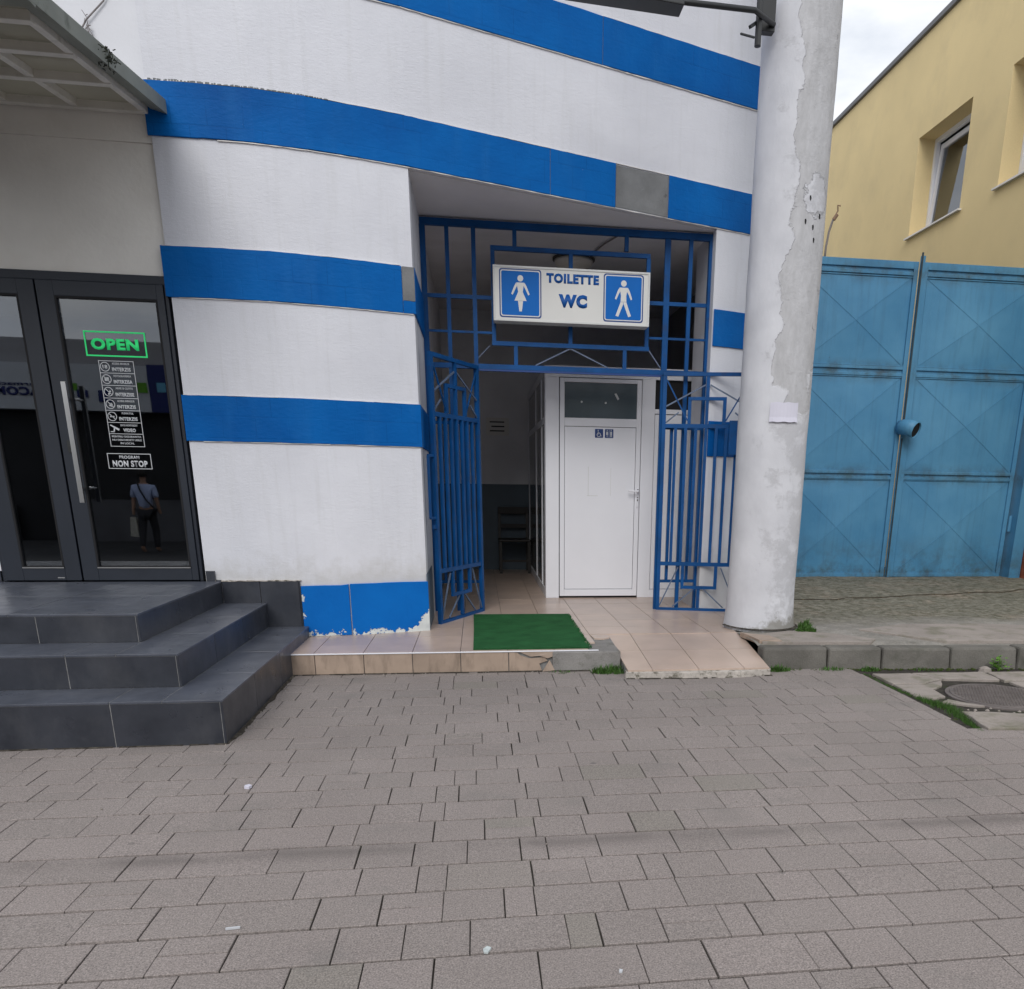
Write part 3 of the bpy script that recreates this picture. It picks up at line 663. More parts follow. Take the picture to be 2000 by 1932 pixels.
# recess and interior
MB().box(-.9, 2.61, 7.52, 11.4, 3.392, 3.6).build('ceiling', 'int_wall', wb)
cm = MB(); cm.v = [(-.72, 6.60, 3.388), (2.05, 7.60, 3.388), (2.05, 7.51, 3.388)]; cm = MB()
cm.prism([(-.5, 6.46, 3.386), (2.1, 7.40, 3.386), (2.1, 7.52, 3.386), (-.5, 7.52, 3.386)], (0, 0, .006)); cm.build('soffit', 'ceiling', wb)
MB().box(-.72, -.425, 7.51, 11.3, -.02, 3.39).build('interior_wall', 'int_wall', wb)
MB().box(-.424, 2.6, 11.12, 11.3, 1.285, 3.39).build('interior_wall', 'int_wall', wb)
MB().box(-.424, 2.6, 11.115, 11.3, .1, 1.283).build('dado', 'dado', wb)
MB().box(-.4245, -.421, 7.55, 11.11, .152, 1.283).build('dado', 'dado', wb)
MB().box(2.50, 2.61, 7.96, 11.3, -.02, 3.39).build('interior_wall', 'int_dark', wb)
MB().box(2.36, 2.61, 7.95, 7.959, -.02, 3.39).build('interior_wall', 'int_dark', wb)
# blue bands: lower to upper; each run between real joints
def band(x0, x1, z0, z1, m='blue_band', name='blue_band', off=.014, seed=0, wob=.002):
    mb = MB(); ribbon(mb, x0, x1, z0, z1, off, off + .004, .16, wob, seed); return mb.build(name, m, wb, bevel=.003)
for i, (z0, z1) in enumerate(((1.553, 1.852), (2.464, 2.768))):
    if i == 0: band(-2.012, -.41, z0, z1, seed=1)
    else:
        band(-2.03, -.50, z0, z1, seed=2); band(-.498, -.412, z0, 2.545, seed=3); band(-.497, -.413, 2.547, z1, 'bare', 'bare_patch', seed=4, off=.010)
    MB().box(-.425, -.410, 6.43, 7.40, z0, z1).build('blue_band', 'blue_band', wb, bevel=.003)
band(-2.02, .594, 3.391, 3.688, seed=5); band(.597, 1.123, 3.390, 3.690, seed=6)
band(1.125, 1.584, 3.396, 3.684, 'bare', 'bare_patch', .006, 7); band(1.586, 2.6, 3.391, 3.690, seed=8)
band(-2.0, 1.0, 4.303, 4.606, seed=9); band(1.003, 2.6, 4.304, 4.606, seed=10)
band(-2.0, 2.6, 5.22, 5.52, seed=11); band(-2.0, 2.6, 6.14, 6.44, seed=12)
band(2.062, 2.6, 2.479, 2.770, seed=13); band(2.062, 2.6, 1.56, 1.86, seed=14)
for x0_, x1_, z_ in ((-2.0, -.43, 1.8545), (-2.0, -.51, 2.7705), (-1.6, 2.6, 3.386), (-2.0, 2.6, 4.299), (-1.95, -.43, 2.4605), (-1.9, -.43, 1.5495), (-2.0, 2.6, 3.6925), (1.0, 2.6, 4.6085)):
    mb = MB(); ribbon(mb, x0_, x1_, z_ - .0018, z_ + .0018, .0105, .012, .05, .0016, int(z_ * 100)); mb.build('paint_edge', 'sill', wb)
band(-1.336, -.998, .150, .541, 'blue_base', 'blue_base', .016, 15, .004); band(-.99, -.414, .150, .545, 'blue_base', 'blue_base', .016, 16, .005)
MB().box(-.425, -.416, 6.42, 7.1, .152, .60).build('recess_plinth', 'dado', wb)
# ragged mortar above band two at the left
mt = MB(); rn = random.Random(12)
for i in range(60):
    x = -1.98 + i * .018 + rn.uniform(-.006, .006); h_ = rn.uniform(.003, .010) * (1 - i / 80)
    mt.box(x, x + rn.uniform(.008, .02), fy(x) - .011, fy(x) + .002, 3.689, 3.690 + h_ + .003)
mt.build('loose_mortar', 'bare', wb)
# shop interior behind the glass doors
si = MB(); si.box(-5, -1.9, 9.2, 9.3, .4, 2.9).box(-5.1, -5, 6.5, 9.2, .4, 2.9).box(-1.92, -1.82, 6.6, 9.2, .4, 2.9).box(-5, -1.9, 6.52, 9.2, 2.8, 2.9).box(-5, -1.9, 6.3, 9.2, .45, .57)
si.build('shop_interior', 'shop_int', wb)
# shop doors
dfr = MB(); dfr.box(-3.37, -2.022, 6.215, 6.30, 2.536, 2.59).box(-3.37, -3.345, 6.215, 6.30, ZL, 2.536).box(-2.045, -2.022, 6.215, 6.30, ZL, 2.536)
dfr.build('door_frame', 'anth', wb, bevel=.003)
def shop_leaf(x0, x1, gx0, gx1):
    y = 6.20; g0, g1 = .672, 2.442
    mb = MB(); mb.box(x0, gx0, y, y + .06, ZL + .008, 2.534).box(gx1, x1, y, y + .06, ZL + .008, 2.534).box(gx0, gx1, y, y + .06, ZL + .008, g0).box(gx0, gx1, y, y + .06, g1, 2.534)
    lf = mb.build('door_leaf', 'anth', wb, bevel=.003)
    tr = MB(); t = .012; tr.box(gx0, gx1, y - .006, y + .02, g0, g0 + t).box(gx0, gx1, y + .0, y + .02, g1 - t, g1).box(gx0, gx0 + t, y, y + .02, g0 + t, g1 - t).box(gx1 - t, gx1, y, y + .02, g0 + t, g1 - t)
    tr.build('glazing_bead', 'gap', lf)
    MB().box(gx0 + .002, gx1 - .002, y - .0065, y + .012, g0 - .001, g0 + .006).build('sill_trim', 'steel', lf)
    MB().box(gx0 + t, gx1 - t, y + .018, y + .024, g0 + t, g1 - t).build('pane', 'glass', lf)
    return lf
l1 = shop_leaf(-3.343, -2.842, -3.222, -2.945)
l2 = shop_leaf(-2.830, -2.047, -2.726, -2.092)
hb = MB(); hb.box(-2.722, -2.692, 6.085, 6.105, 1.128, 1.905); hb.tube([(-2.707, 6.10, 1.81), (-2.74, 6.205, 1.81)], .009, 8); hb.tube([(-2.707, 6.10, 1.225), (-2.74, 6.205, 1.225)], .009, 8)
hb.build('pull_handle', 'steel', l2, bevel=.002)
MB().tube([(-2.775, 6.202, 1.50), (-2.775, 6.188, 1.50)], .016, 12).box(-2.79, -2.76, 6.192, 6.2, 1.46, 1.54).build('lock', 'black', l2)
YG = 6.2165
st = MB(); outline(st, -2.589, -2.203, 2.083, 2.240, YG, .009); st.build('open_sign_border', 'green_led', l2)
text('open_lettering', 'OPEN', .300, .072, -2.401, YG, 2.160, 'green_led', l2, .05)
rows = [2.058, 1.980, 1.902, 1.821, 1.742, 1.664, 1.590, 1.506]
st = MB(); outline(st, -2.521, -2.299, rows[-1], rows[0], YG, .0035)
for z in rows[1:-1]: st.box(-2.5175, -2.3025, YG - .002, YG, z - .0017, z + .0017)
st.build('notice_border', 'sticker', l2)
def ring(mb, cx, cz, r, t, y, seg=20):
    for i in range(seg):
        a, b = 2 * math.pi * i / seg, 2 * math.pi * (i + 1) / seg
        mb.prism([(cx + r * math.cos(a), y, cz + r * math.sin(a)), (cx + r * math.cos(b), y, cz + r * math.sin(b)), (cx + (r - t) * math.cos(b), y, cz + (r - t) * math.sin(b)), (cx + (r - t) * math.cos(a), y, cz + (r - t) * math.sin(a))], (0, -.002, 0))
ic = MB()
for i in range(5):
    cz = (rows[i] + rows[i + 1]) / 2; ring(ic, -2.484, cz, .030, .004, YG)
    if i: ic.bar((-2.505, YG - .001, cz + .021), (-2.463, YG - .001, cz - .021), .004, .002, up=(0, 1, 0))
ic.box(-2.497, -2.471, YG - .002, YG, 1.930, 1.952)
ic.prism([(-2.49, YG, 1.845), (-2.475, YG, 1.87), (-2.468, YG, 1.865), (-2.483, YG, 1.84)], (0, -.002, 0))
ic.prism([(-2.495, YG, 1.772), (-2.478, YG, 1.79), (-2.47, YG, 1.78), (-2.474, YG, 1.765)], (0, -.002, 0))
ic.box(-2.498, -2.47, YG - .002, YG, 1.698, 1.706)
ic.prism([(-2.508, YG, 1.645), (-2.502, YG, 1.650), (-2.448, YG, 1.622), (-2.455, YG, 1.610)], (0, -.002, 0)).box(-2.508, -2.483, YG - .002, YG, 1.600, 1.606).prism([(-2.49, YG, 1.602), (-2.482, YG, 1.602), (-2.476, YG, 1.628), (-2.484, YG, 1.63)], (0, -.002, 0))
ic.build('notice_icons', 'sticker', l2)
text('notice_lettering', '18', .030, .024, -2.484, YG, (rows[0] + rows[1]) / 2, 'sticker', l2, .03)
for i, (a, b) in enumerate((('ACCESUL MINORILOR', 'INTERZIS'), ('FOTOGRAFIEREA', 'INTERZISA'), ('ARME SI CUTITE', 'INTERZISE'), ('ACCESUL ANIMALELOR', 'INTERZIS'), ('FUMATUL', 'INTERZIS'), ('SPATIU MONITORIZAT', 'VIDEO'))):
    zt, zb = rows[i], rows[i + 1]; xl = -2.382 if i < 5 else -2.385
    text('notice_lettering', a, .110 if i != 4 else .075, .013, xl, YG, zt - .018, 'sticker', l2, .015)
    text('notice_lettering', b, .118 if i < 5 else .08, .024, xl, YG, zb + .024, 'sticker', l2, .04)
for k, t_ in enumerate(('PENTRU SIGURANTA', 'NU DESCHIDETI USILE', 'IN LOCAL')):
    text('notice_lettering', t_, .19 if k < 2 else .09, .013, -2.41, YG, 1.572 - k * .022, 'sticker', l2, .02)
st = MB(); outline(st, -2.555, -2.270, 1.358, 1.461, YG, .004); st.build('hours_border', 'sticker', l2)
text('hours_lettering', 'PROGRAM', .13, .021, -2.412, YG, 1.436, 'sticker', l2, .025)
text('hours_lettering', 'NON STOP', .228, .044, -2.412, YG, 1.392, 'sticker', l2, .04)
MB().box(-3.0, -2.955, 6.199, 6.201, .60, .607).build('screw_mark', 'steel', l1)

# ------------------------------------------------------------------ white cubicle inside the entrance
cb = thing('toilet_cubicle', (1.4, 8.6, ZP), 'white plastic toilet cubicle with a closed door and small dark pane', 'cubicle')
y = 8.257
f_ = MB(); f_.box(.67, .805, y, y + .07, ZP, 2.30).box(1.636, 1.768, y, y + .07, ZP, 2.30).box(.67, 2.30, y, y + .07, 2.30, 2.345).box(1.768, 2.30, y, y + .07, 1.985, 2.028).box(1.768, 2.30, y, y + .07, ZP, .235)
f_.build('frame', 'upvc', cb, bevel=.003)
MB().box(.66, 2.31, y - .015, y + .10, 2.346, 2.40).build('head_rail', 'upvc', cb, bevel=.003)
MB().box(1.768, 2.30, y + .03, y + .05, 2.028, 2.30).build('pane', 'gap', cb)
MB().box(1.774, 2.30, y + .014, y + .03, .24, 1.980).build('panel', 'upvc', cb, bevel=.003)
MB().box(1.770, 2.30, y + .031, y + .033, .235, 1.985).build('panel_gasket', 'gap', cb)
MB().box(.807, 1.634, y + .012, y + .02, ZP, 2.298).build('door_gap', 'gap', cb)
d_ = MB(); y1 = y - .012
d_.box(.812, .859, y1, y + .045, .172, 2.292).box(1.582, 1.629, y1, y + .045, .172, 2.292).box(.859, 1.582, y1, y + .045, 2.256, 2.292).box(.859, 1.582, y1, y + .045, 1.85, 1.928).box(.859, 1.582, y1, y + .045, .172, .240)
dr = d_.build('door', 'upvc', cb, bevel=.004)
MB().box(.859, 1.582, y + .01, y + .02, 1.928, 2.256).build('pane', 'frost', dr)
MB().box(.859, 1.582, y + .020, y + .022, .240, 1.85).build('gasket', 'gap', dr)
MB().box(.863, 1.578, y - .002, y + .018, .245, 1.846).build('panel', 'upvc', dr, bevel=.002)
hd = MB(); hd.box(1.598, 1.622, y1 - .010, y1, 1.08, 1.26); hd.tube([(1.61, y1 - .005, 1.235), (1.61, y1 - .05, 1.235), (1.60, y1 - .055, 1.235), (1.505, y1 - .055, 1.238)], .009, 8); hd.build('handle', 'upvc', dr, bevel=.002)
MB().box(1.605, 1.615, y1 - .012, y1 - .008, 1.14, 1.158).tube([(1.61, y1 - .009, 1.175), (1.61, y1 - .013, 1.175)], .006, 10).box(1.604, 1.618, y1 - .012, y1 - .008, 1.252, 1.259).build('keyhole', 'gap', dr)
yp = y - .0025
MB().prism(rrect(1.164, 1.247, 1.746, 1.829, yp, .006), (0, -.002, 0)).build('wheelchair_pictogram', 'navy', dr)
MB().prism(rrect(1.264, 1.350, 1.746, 1.829, yp, .006), (0, -.002, 0)).build('toilet_pictogram', 'navy', dr)
w_ = MB(); yq = yp - .0022; ring(w_, 1.203, 1.774, .021, .006, yq, 16)
w_.box(1.193, 1.199, yq - .001, yq, 1.775, 1.808).bar((1.196, yq - .001, 1.792), (1.215, yq - .001, 1.789), .005, .002, up=(0, 1, 0)).bar((1.213, yq - .001, 1.790), (1.228, yq - .001, 1.760), .006, .002, up=(0, 1, 0)).tube([(1.196, yq, 1.816), (1.196, yq - .0015, 1.816)], .0055, 8)
w_.build('wheelchair_symbol', 'sticker', dr)
w_ = MB(); w_.tube([(1.287, yq, 1.818), (1.287, yq - .0015, 1.818)], .0055, 8).prism([(1.279, yq, 1.806), (1.295, yq, 1.806), (1.298, yq, 1.776), (1.290, yq, 1.776), (1.290, yq, 1.754), (1.284, yq, 1.754), (1.284, yq, 1.776), (1.276, yq, 1.776)], (0, -.0015, 0))
w_.tube([(1.327, yq, 1.818), (1.327, yq - .0015, 1.818)], .0055, 8).box(1.318, 1.336, yq - .0015, yq, 1.775, 1.806).box(1.319, 1.325, yq - .0015, yq, 1.754, 1.775).box(1.329, 1.335, yq - .0015, yq, 1.754, 1.775).box(1.3055, 1.3085, yq - .0015, yq, 1.750, 1.825)
w_.build('toilet_symbol', 'sticker', dr)
# old tape marks on the door
tm = MB(); tm.box(1.10, 1.104, y - .0035, y - .002, 1.19, 1.47).box(1.33, 1.333, y - .0035, y - .002, 1.19, 1.46).box(1.09, 1.2, y - .0035, y - .002, 1.186, 1.190); tm.build('tape_mark', 'signf', dr)
MB().tube([(1.03, y + .008, 2.078), (1.03, y + .0095, 2.078)], .010, 10).tube([(1.27, y + .008, 2.074), (1.27, y + .0095, 2.074)], .010, 10).prism([(1.355, y + .0095, 2.16), (1.375, y + .0095, 2.165), (1.405, y + .0095, 2.115), (1.39, y + .0095, 2.10)], (0, -.0015, 0)).build('glass_spot', 'signf', dr)
# side of the cubicle running back
sdp = MB()
for yy in (8.33, 8.75, 9.6, 10.95): sdp.box(.668, .70, yy, yy + .06, ZP, 2.40)
sdp.box(.668, .70, 8.39, 10.95, 2.33, 2.40).box(.668, .70, 8.39, 10.95, 1.88, 1.94).box(.668, .70, 8.39, 10.95, ZP, .24)
sdp.build('side_frame', 'upvc', cb, bevel=.003)
MB().box(.676, .69, 8.39, 10.95, .24, 2.33).build('side_panel', 'panel_dark', cb)
# chair
ch = thing('wooden_chair', (.46, 10.8, ZP), 'dark wooden chair standing against the slate dado inside the entrance', 'chair')
for x in (.27, .64):
    MB().bar((x, 10.98, ZP), (x, 11.06, .99), .036).build('rear_leg', 'chair', ch); MB().bar((x, 10.60, ZP), (x, 10.62, .56), .036).build('leg', 'chair', ch)
MB().box(.245, .665, 10.58, 11.0, .56, .59).build('seat', 'chair', ch, bevel=.01)
MB().box(.25, .66, 11.03, 11.06, .90, .99).build('top_rail', 'chair', ch, bevel=.006)
MB().box(.27, .64, 11.01, 11.035, .72, .77).build('back_slat', 'chair', ch)
MB().box(.27, .64, 10.60, 10.62, .30, .33).build('stretcher', 'chair', ch)
# paper notice on the back wall
pn = MB().box(.12, .42, 11.108, 11.113, 1.90, 2.12).build('wall_notice', 'sill'); tag(pn, 'small white paper notice on the dim back wall inside', 'notice')
bl = MB()
for i in range(3): bl.box(.17 + .02 * (i % 2), .36, 11.105, 11.108, 2.06 - i * .055, 2.075 - i * .055)
bl.build('print', 'gap', pn)
# ceiling lamp
cl = thing('ceiling_lamp', (.97, 8.5, 3.39), 'unlit round ceiling lamp with pale dome above the sign', 'lamp')
MB().tube([(.97, 8.5, 3.39), (.97, 8.5, 3.372)], .205, 28).build('ring', 'lampr', cl, smooth=False)
pr = [(.18 * math.cos(a), .345 - .09 * math.sin(a)) for a in [math.pi / 2 * i / 6 for i in range(7)]]
MB().tube([(.97, 8.5, 3.371 - .10 * math.sin(math.pi / 2 * i / 6)) for i in range(7)], [max(.19 * math.cos(math.pi / 2 * i / 6), .005) for i in range(7)], 28).build('dome', 'lampd', cl, smooth=True)
cc = MB().tube([(1.30, 7.55, 3.382), (1.18, 7.9, 3.375), (1.12, 8.2, 3.372), (1.10, 8.35, 3.38)], .007, 6).build('lamp_cable', 'cable'); tag(cc, 'grey cable sagging along the recess ceiling to the lamp', 'cable')

# ------------------------------------------------------------------ blue entrance grille
gr = thing('entrance_grille', (.82, 7.45, ZP), 'blue steel security grille filling the recess, both gate leaves open', 'security grille')
Y = 7.45
def hbar(x0, x1, z, w=.035, m='grille', name='rail', y=Y, d=.03): return MB().box(x0, x1, y - d / 2, y + d / 2, z - w / 2, z + w / 2).build(name, m, gr)
def vbar(x, z0, z1, w=.034, m='grille', name='bar', y=Y, d=.03): return MB().box(x - w / 2, x + w / 2, y - d / 2 + .001, y + d / 2 - .001, z0, z1).build(name, m, gr)
hbar(-.42, 2.065, 3.345, .05, name='top_rail', d=.045)
vbar(-.400, ZP, 3.32, .045, name='post', d=.045); vbar(2.042, ZP, 3.32, .035, name='post', d=.045)
vbar(.012, ZP, 3.32, .036, name='post'); vbar(1.662, ZP, 3.32, .05, name='post')
vbar(-.205, ZP, 3.32); vbar(1.865, ZP, 3.32)
vbar(.352, 3.195, 3.32); vbar(1.302, 3.205, 3.32)
for x0, x1, z in ((-.378, .150, 2.800), (1.510, 2.025, 2.818)): hbar(x0, x1, z, .030, d=.022)
for x0, x1, z in ((-.378, .150, 2.53), (1.520, 2.025, 2.54)): hbar(x0, x1, z, .018, d=.018)
hbar(.15, 1.51, 3.178, .034, name='sign_frame_rail'); hbar(.15, 1.52, 2.450, .034, name='sign_frame_rail')
vbar(.168, 2.468, 3.160, name='sign_frame_post'); vbar(1.497, 2.468, 3.160, name='sign_frame_post'); vbar(.825, 2.468, 3.160)
hbar(-.378, 2.02, 2.262, .040, name='transom', d=.04); hbar(.03, 1.64, 2.234, .014, 'navy', 'transom_lip', Y, .036)
vbar(.352, 2.283, 2.432); vbar(1.305, 2.283, 2.432)
def rod(a, b, w=.010, m='grille_light'): return MB().bar(a, b, w).build('rod', m, gr)
rod((.52, Y, 2.285), (.825, Y, 2.430)); rod((.825, Y, 2.430), (1.16, Y, 2.285)); rod((1.52, Y, 2.44), (1.63, Y, 2.30)); rod((.13, Y, 2.43), (.03, Y, 2.33), .006)
for x in (-.35, -.30, -.25, -.15, -.10, -.05): pass
for x in (-.315, -.10): vbar(x, .42, 1.80, .026)
for x in (1.755, 1.95): vbar(x, .42, 1.80, .026)
for z in (.42, 1.80):
    hbar(-.378, -.006, z, .026, d=.022); hbar(1.687, 2.025, z, .026, d=.022)
def leaf(A, B, box=False, front=-1):
    """gate leaf standing from A to B (plan points); u runs along it, n is its face normal"""
    A, B = Vector(A), Vector(B); d = (B - A); Lg = d.length; d.normalize(); nn = Vector((d.y, -d.x, 0)) * 1
    def P(u, z, o=0): q = A + d * u + nn * o; return (q.x, q.y, z)
    z0, z1 = .175, 2.235
    fm = MB()
    fm.bar(P(.017, z0), P(.017, z1), .034, .034, up=nn); fm.bar(P(Lg - .017, z0), P(Lg - .017, z1), .034, .034, up=nn)
    fm.bar(P(0, z1 + .012), P(Lg, z1 + .012), .034, .030); fm.bar(P(0, z0 - .012), P(Lg, z0 - .012), .030, .024)
    lf = fm.build('gate_leaf', 'grille', gr)
    def b(u, a, c, w=.03, name='bar'): return MB().bar(P(u, a), P(u, c), w, .026, up=nn).build(name, 'grille', lf)
    def hr(u0, u1, z, w=.03, name='rail'): return MB().bar(P(u0, z), P(u1, z), .024, w).build(name, 'grille', lf)
    hr(.034, Lg - .034, 1.815, .034); hr(.034, Lg - .034, .590, .034)
    k = 7; us = [.034 + (Lg - .068) * (i + 1) / (k + 1) for i in range(k)]
    c = Lg / 2
    for u in us: b(u, .608, 1.797, .027)
    for u in (c - .155, c + .155): b(u, 1.834, 2.03); b(u, .385, .572)
    hr(c - .17, c + .17, 2.045, .028); hr(c - .17, c + .17, .372, .028)
    b(c, 2.06, 2.232); b(c, .18, .357); b(c, 1.834, 2.03, .026)
    if not box: b(c, .387, .572, .026)
    def rd(u0, a, u1, e, w=.011, m='grille_light'): return MB().bar(P(u0, a, .004), P(u1, e, .004), w, .012).build('rod', m, lf)
    for s in (-1, 1):
        rd(c + s * .365, 2.20, c + s * .17, 1.86, m='grille'); rd(c + s * .365, 1.98, c + s * .02, 2.16)
        rd(c + s * .365, 1.84, c + s * .25, 1.93)
        rd(c + s * .365, .19, c + s * .20, .56); rd(c + s * .24, .185, c + s * .05, .355)
    if box:
        MB().poly8([P(.62, 1.565, q) for q in ()] or [P(.60, 1.57, .02), P(.77, 1.57, .02), P(.77, 1.57, .07), P(.60, 1.57, .07), P(.60, 1.86, .02), P(.77, 1.86, .02), P(.77, 1.86, .07), P(.60, 1.86, .07)]).build('lock_box', 'grille', lf, bevel=.003)
    return P, lf
PL, lfL = leaf((-.350, 6.700, 0), (.015, 7.415, 0))
PR, lfR = leaf((1.655, 7.415, 0), (2.430, 7.235, 0), True)
# latch loop on the free edge of the left leaf
lt = MB(); A_ = PL(-.035, 1.30); B_ = PL(-.075, 1.30)
lt.bar(PL(-.075, 1.02), PL(-.075, 1.50), .022); lt.bar(PL(-.075, 1.50), PL(.0, 1.50), .02); lt.bar(PL(-.075, 1.02), PL(.0, 1.02), .02); lt.bar(PL(-.04, .95), PL(.0, .95), .02, .03)
lt.build('latch', 'grille', lfL)
# sign
sg = thing('toilet_sign', (.82, 7.3, 2.6), 'white box sign reading TOILETTE WC between woman and man pictograms', 'sign')
x0, x1, z0, z1, ys = .164, 1.480, 2.598, 3.014, 7.28
MB().box(x0, x1, ys, ys + .13, z0, z1).build('box', 'signf', sg, bevel=.004)
fm = MB(); t = .016; fm.box(x0, x1, ys - .008, ys, z0, z0 + t).box(x0, x1, ys - .008, ys, z1 - t, z1).box(x0, x0 + t, ys - .008, ys, z0 + t, z1 - t).box(x1 - t, x1, ys - .008, ys, z0 + t, z1 - t)
fm.build('frame', 'signf', sg, bevel=.002)
yf = ys - .002
MB().box(x0 + t, x1 - t, yf, ys - .0005, z0 + t, z1 - t).build('face', 'signw', sg)
def panel(u0, u1):
    a, b = x0 + u0, x0 + u1; zt, zb = z1 - .022, z1 - .388
    MB().prism(rrect(a, b, zb, zt, yf, .022), (0, -.0015, 0)).build('pictogram_panel', 'navy', sg)
    MB().prism(rrect(a + .010, b - .010, zb + .010, zt - .010, yf - .0017, .018), (0, -.001, 0)).build('pictogram_outline', 'signw', sg)
    MB().prism(rrect(a + .018, b - .018, zb + .018, zt - .018, yf - .0029, .013), (0, -.001, 0)).build('pictogram_panel', 'signb', sg)
    return (a + b) / 2, (zt + zb) / 2, yf - .0041
def figure(cx, cz, y, woman):
    s = .95; mb = MB(); D = (0, -.0012, 0)
    def q(*p): mb.prism([(cx + a * s, y, cz + b * s) for a, b in p], D)
    mb.tube([(cx, y, cz + .118 * s), (cx, y - .0012, cz + .118 * s)], .025 * s, 18)
    if woman:
        q((-.033, .085), (.033, .085), (.020, .012), (.053, -.058), (-.053, -.058), (-.020, .012))
        q((-.022, -.060), (.022, -.060), (.011, -.142), (-.011, -.142))
        q((-.036, .085), (-.052, .060), (-.080, -.005), (-.068, -.014), (-.045, .030), (-.028, .062)); q((.036, .085), (.028, .062), (.045, .030), (.068, -.014), (.080, -.005), (.052, .060))
    else:
        q((-.036, .085), (.036, .085), (.024, .020), (.026, -.028), (-.026, -.028), (-.024, .020))
        q((-.026, -.030), (.0, -.030), (-.003, -.050), (-.045, -.150), (-.070, -.142), (-.045, -.080)); q((.026, -.030), (.045, -.080), (.070, -.142), (.045, -.150), (.003, -.050), (.0, -.030))
        q((-.038, .085), (-.054, .058), (-.078, -.005), (-.065, -.013), (-.045, .030), (-.029, .055)); q((.038, .085), (.029, .055), (.045, .030), (.065, -.013), (.078, -.005), (.054, .058))
    mb.build('woman_pictogram' if woman else 'man_pictogram', 'signw', sg)
figure(*panel(.050, .398), True); figure(*panel(.920, 1.262), False)
text('toilette_lettering', 'TOILETTE', .440, .074, x0 + .660, yf, z1 - .078, 'letter', sg, .06)
text('wc_lettering', 'WC', .240, .102, x0 + .662, yf, z1 - .245, 'letter', sg, .075)

# ------------------------------------------------------------------ tiled platform, ramp, mat
pf = MB(); pf.prism([(-1.325, 5.575, 0), (.80, 5.575, 0), (.98, 5.60, 0), (1.0, 6.19, 0), (2.07, 6.17, 0), (2.30, 6.6, 0), (2.5, 8, 0), (2.5, 11.2, 0), (-.6, 11.2, 0), (-.6, 6.3, 0), (-1.4, 6.3, 0)], (0, 0, .139))
pf = pf.build('tiled_platform', 'grout'); tag(pf, 'low platform with beige floor tiles in front of and inside the entrance', 'platform')
T = .333; tx0 = -.156 - 4 * T; tr_ = random.Random(9)
tmesh = None
for i in range(0, 15):
    for j in range(0, 17):
        a, b = tx0 + i * T, tx0 + (i + 1) * T; c, e = 5.562 + j * T, 5.562 + (j + 1) * T
        if j == 0: c, e = 5.562, 5.84
        else: c, e = 5.84 + (j - 1) * T - .01, 5.84 + j * T - .01
        a = max(a, -1.325 - .035 * 0); g_ = .0022
        if a > 2.2: continue
        if c > 6.40 and (b < -.40): continue
        if i <= 3 and c > 6.1 and b < -.5: e = min(e, 6.3)
        if e - c < .03 or (b <= -1.33): continue
        if j == 0 and a > .80: continue
        if j == 0 and i == 6: b = .76
        if j == 1 and a > .83: continue
        if j == 1 and i == 6: pass
        if a > 2.05 and c < 6.4 : continue
        if c < 6.4 and a > 1.80: b = min(b, 2.1)
        if j == 2 and a > 1.7 : continue
        o = MB().box(a + g_, b - g_, c + g_, e - g_, .139, ZP + tr_.uniform(-.0006, .0006)).build('tile', 'tile_beige', pf)
MB().prism([(1.842 + .003, 6.20, .139), (2.06, 6.175, .139), (2.11, 6.498, .139), (1.845, 6.498, .139)], (0, 0, .013)).build('tile', 'tile_beige', pf)
for a, b in ((.846, 1.0), ):
    MB().prism([(.862, 6.0, .139), (.93, 5.98, .139), (.985, 6.03, .139), (.985, 6.16, .139), (.846, 6.16, .139)], (0, 0, .011)).build('tile', 'tile_beige', pf)
for a, b in zip([1.0, 1.178, 1.511, 1.844], [1.176, 1.509, 1.842, 2.06]):
    pass
# riser tiles
rj = [-1.335, -1.150, -.822, -.490, -.156, .182]
for a, b in zip(rj, rj[1:]): MB().box(a + .0025, b - .0025, 5.560, 5.573, .004, .144).build('riser_tile', 'tile_riser', pf, bevel=.001)
MB().prism([(.186, 5.560, .005), (.42, 5.560, .005), (.40, 5.560, .055), (.46, 5.560, .075), (.44, 5.560, .10), (.33, 5.560, .095), (.27, 5.560, .115), (.24, 5.560, .14), (.186, 5.560, .143)], (0, .012, 0)).build('riser_tile', 'tile_riser', pf)
MB().prism([(.26, 5.557, .142), (.50, 5.556, .142), (.51, 5.552, .112), (.46, 5.550, .095), (.40, 5.552, .115), (.34, 5.554, .108)], (0, .012, 0)).build('riser_tile', 'tile_riser', pf)
MB().prism([(.42, 5.53, .0), (.515, 5.545, .0), (.475, 5.555, .082)], (0, .012, 0)).build('riser_tile', 'tile_riser', pf)
MB().box(-1.33, .83, 5.553, 5.565, .1435, .151).build('edge_trim', 'upvc', pf, bevel=.001)
cbk = slab([(.50, 5.545), (.985, 5.535), (.995, 6.15), (.80, 6.17), (.78, 5.9), (.50, 5.8)], -.03, .1405, 'conc', 'concrete_block', pf, .008, 21)
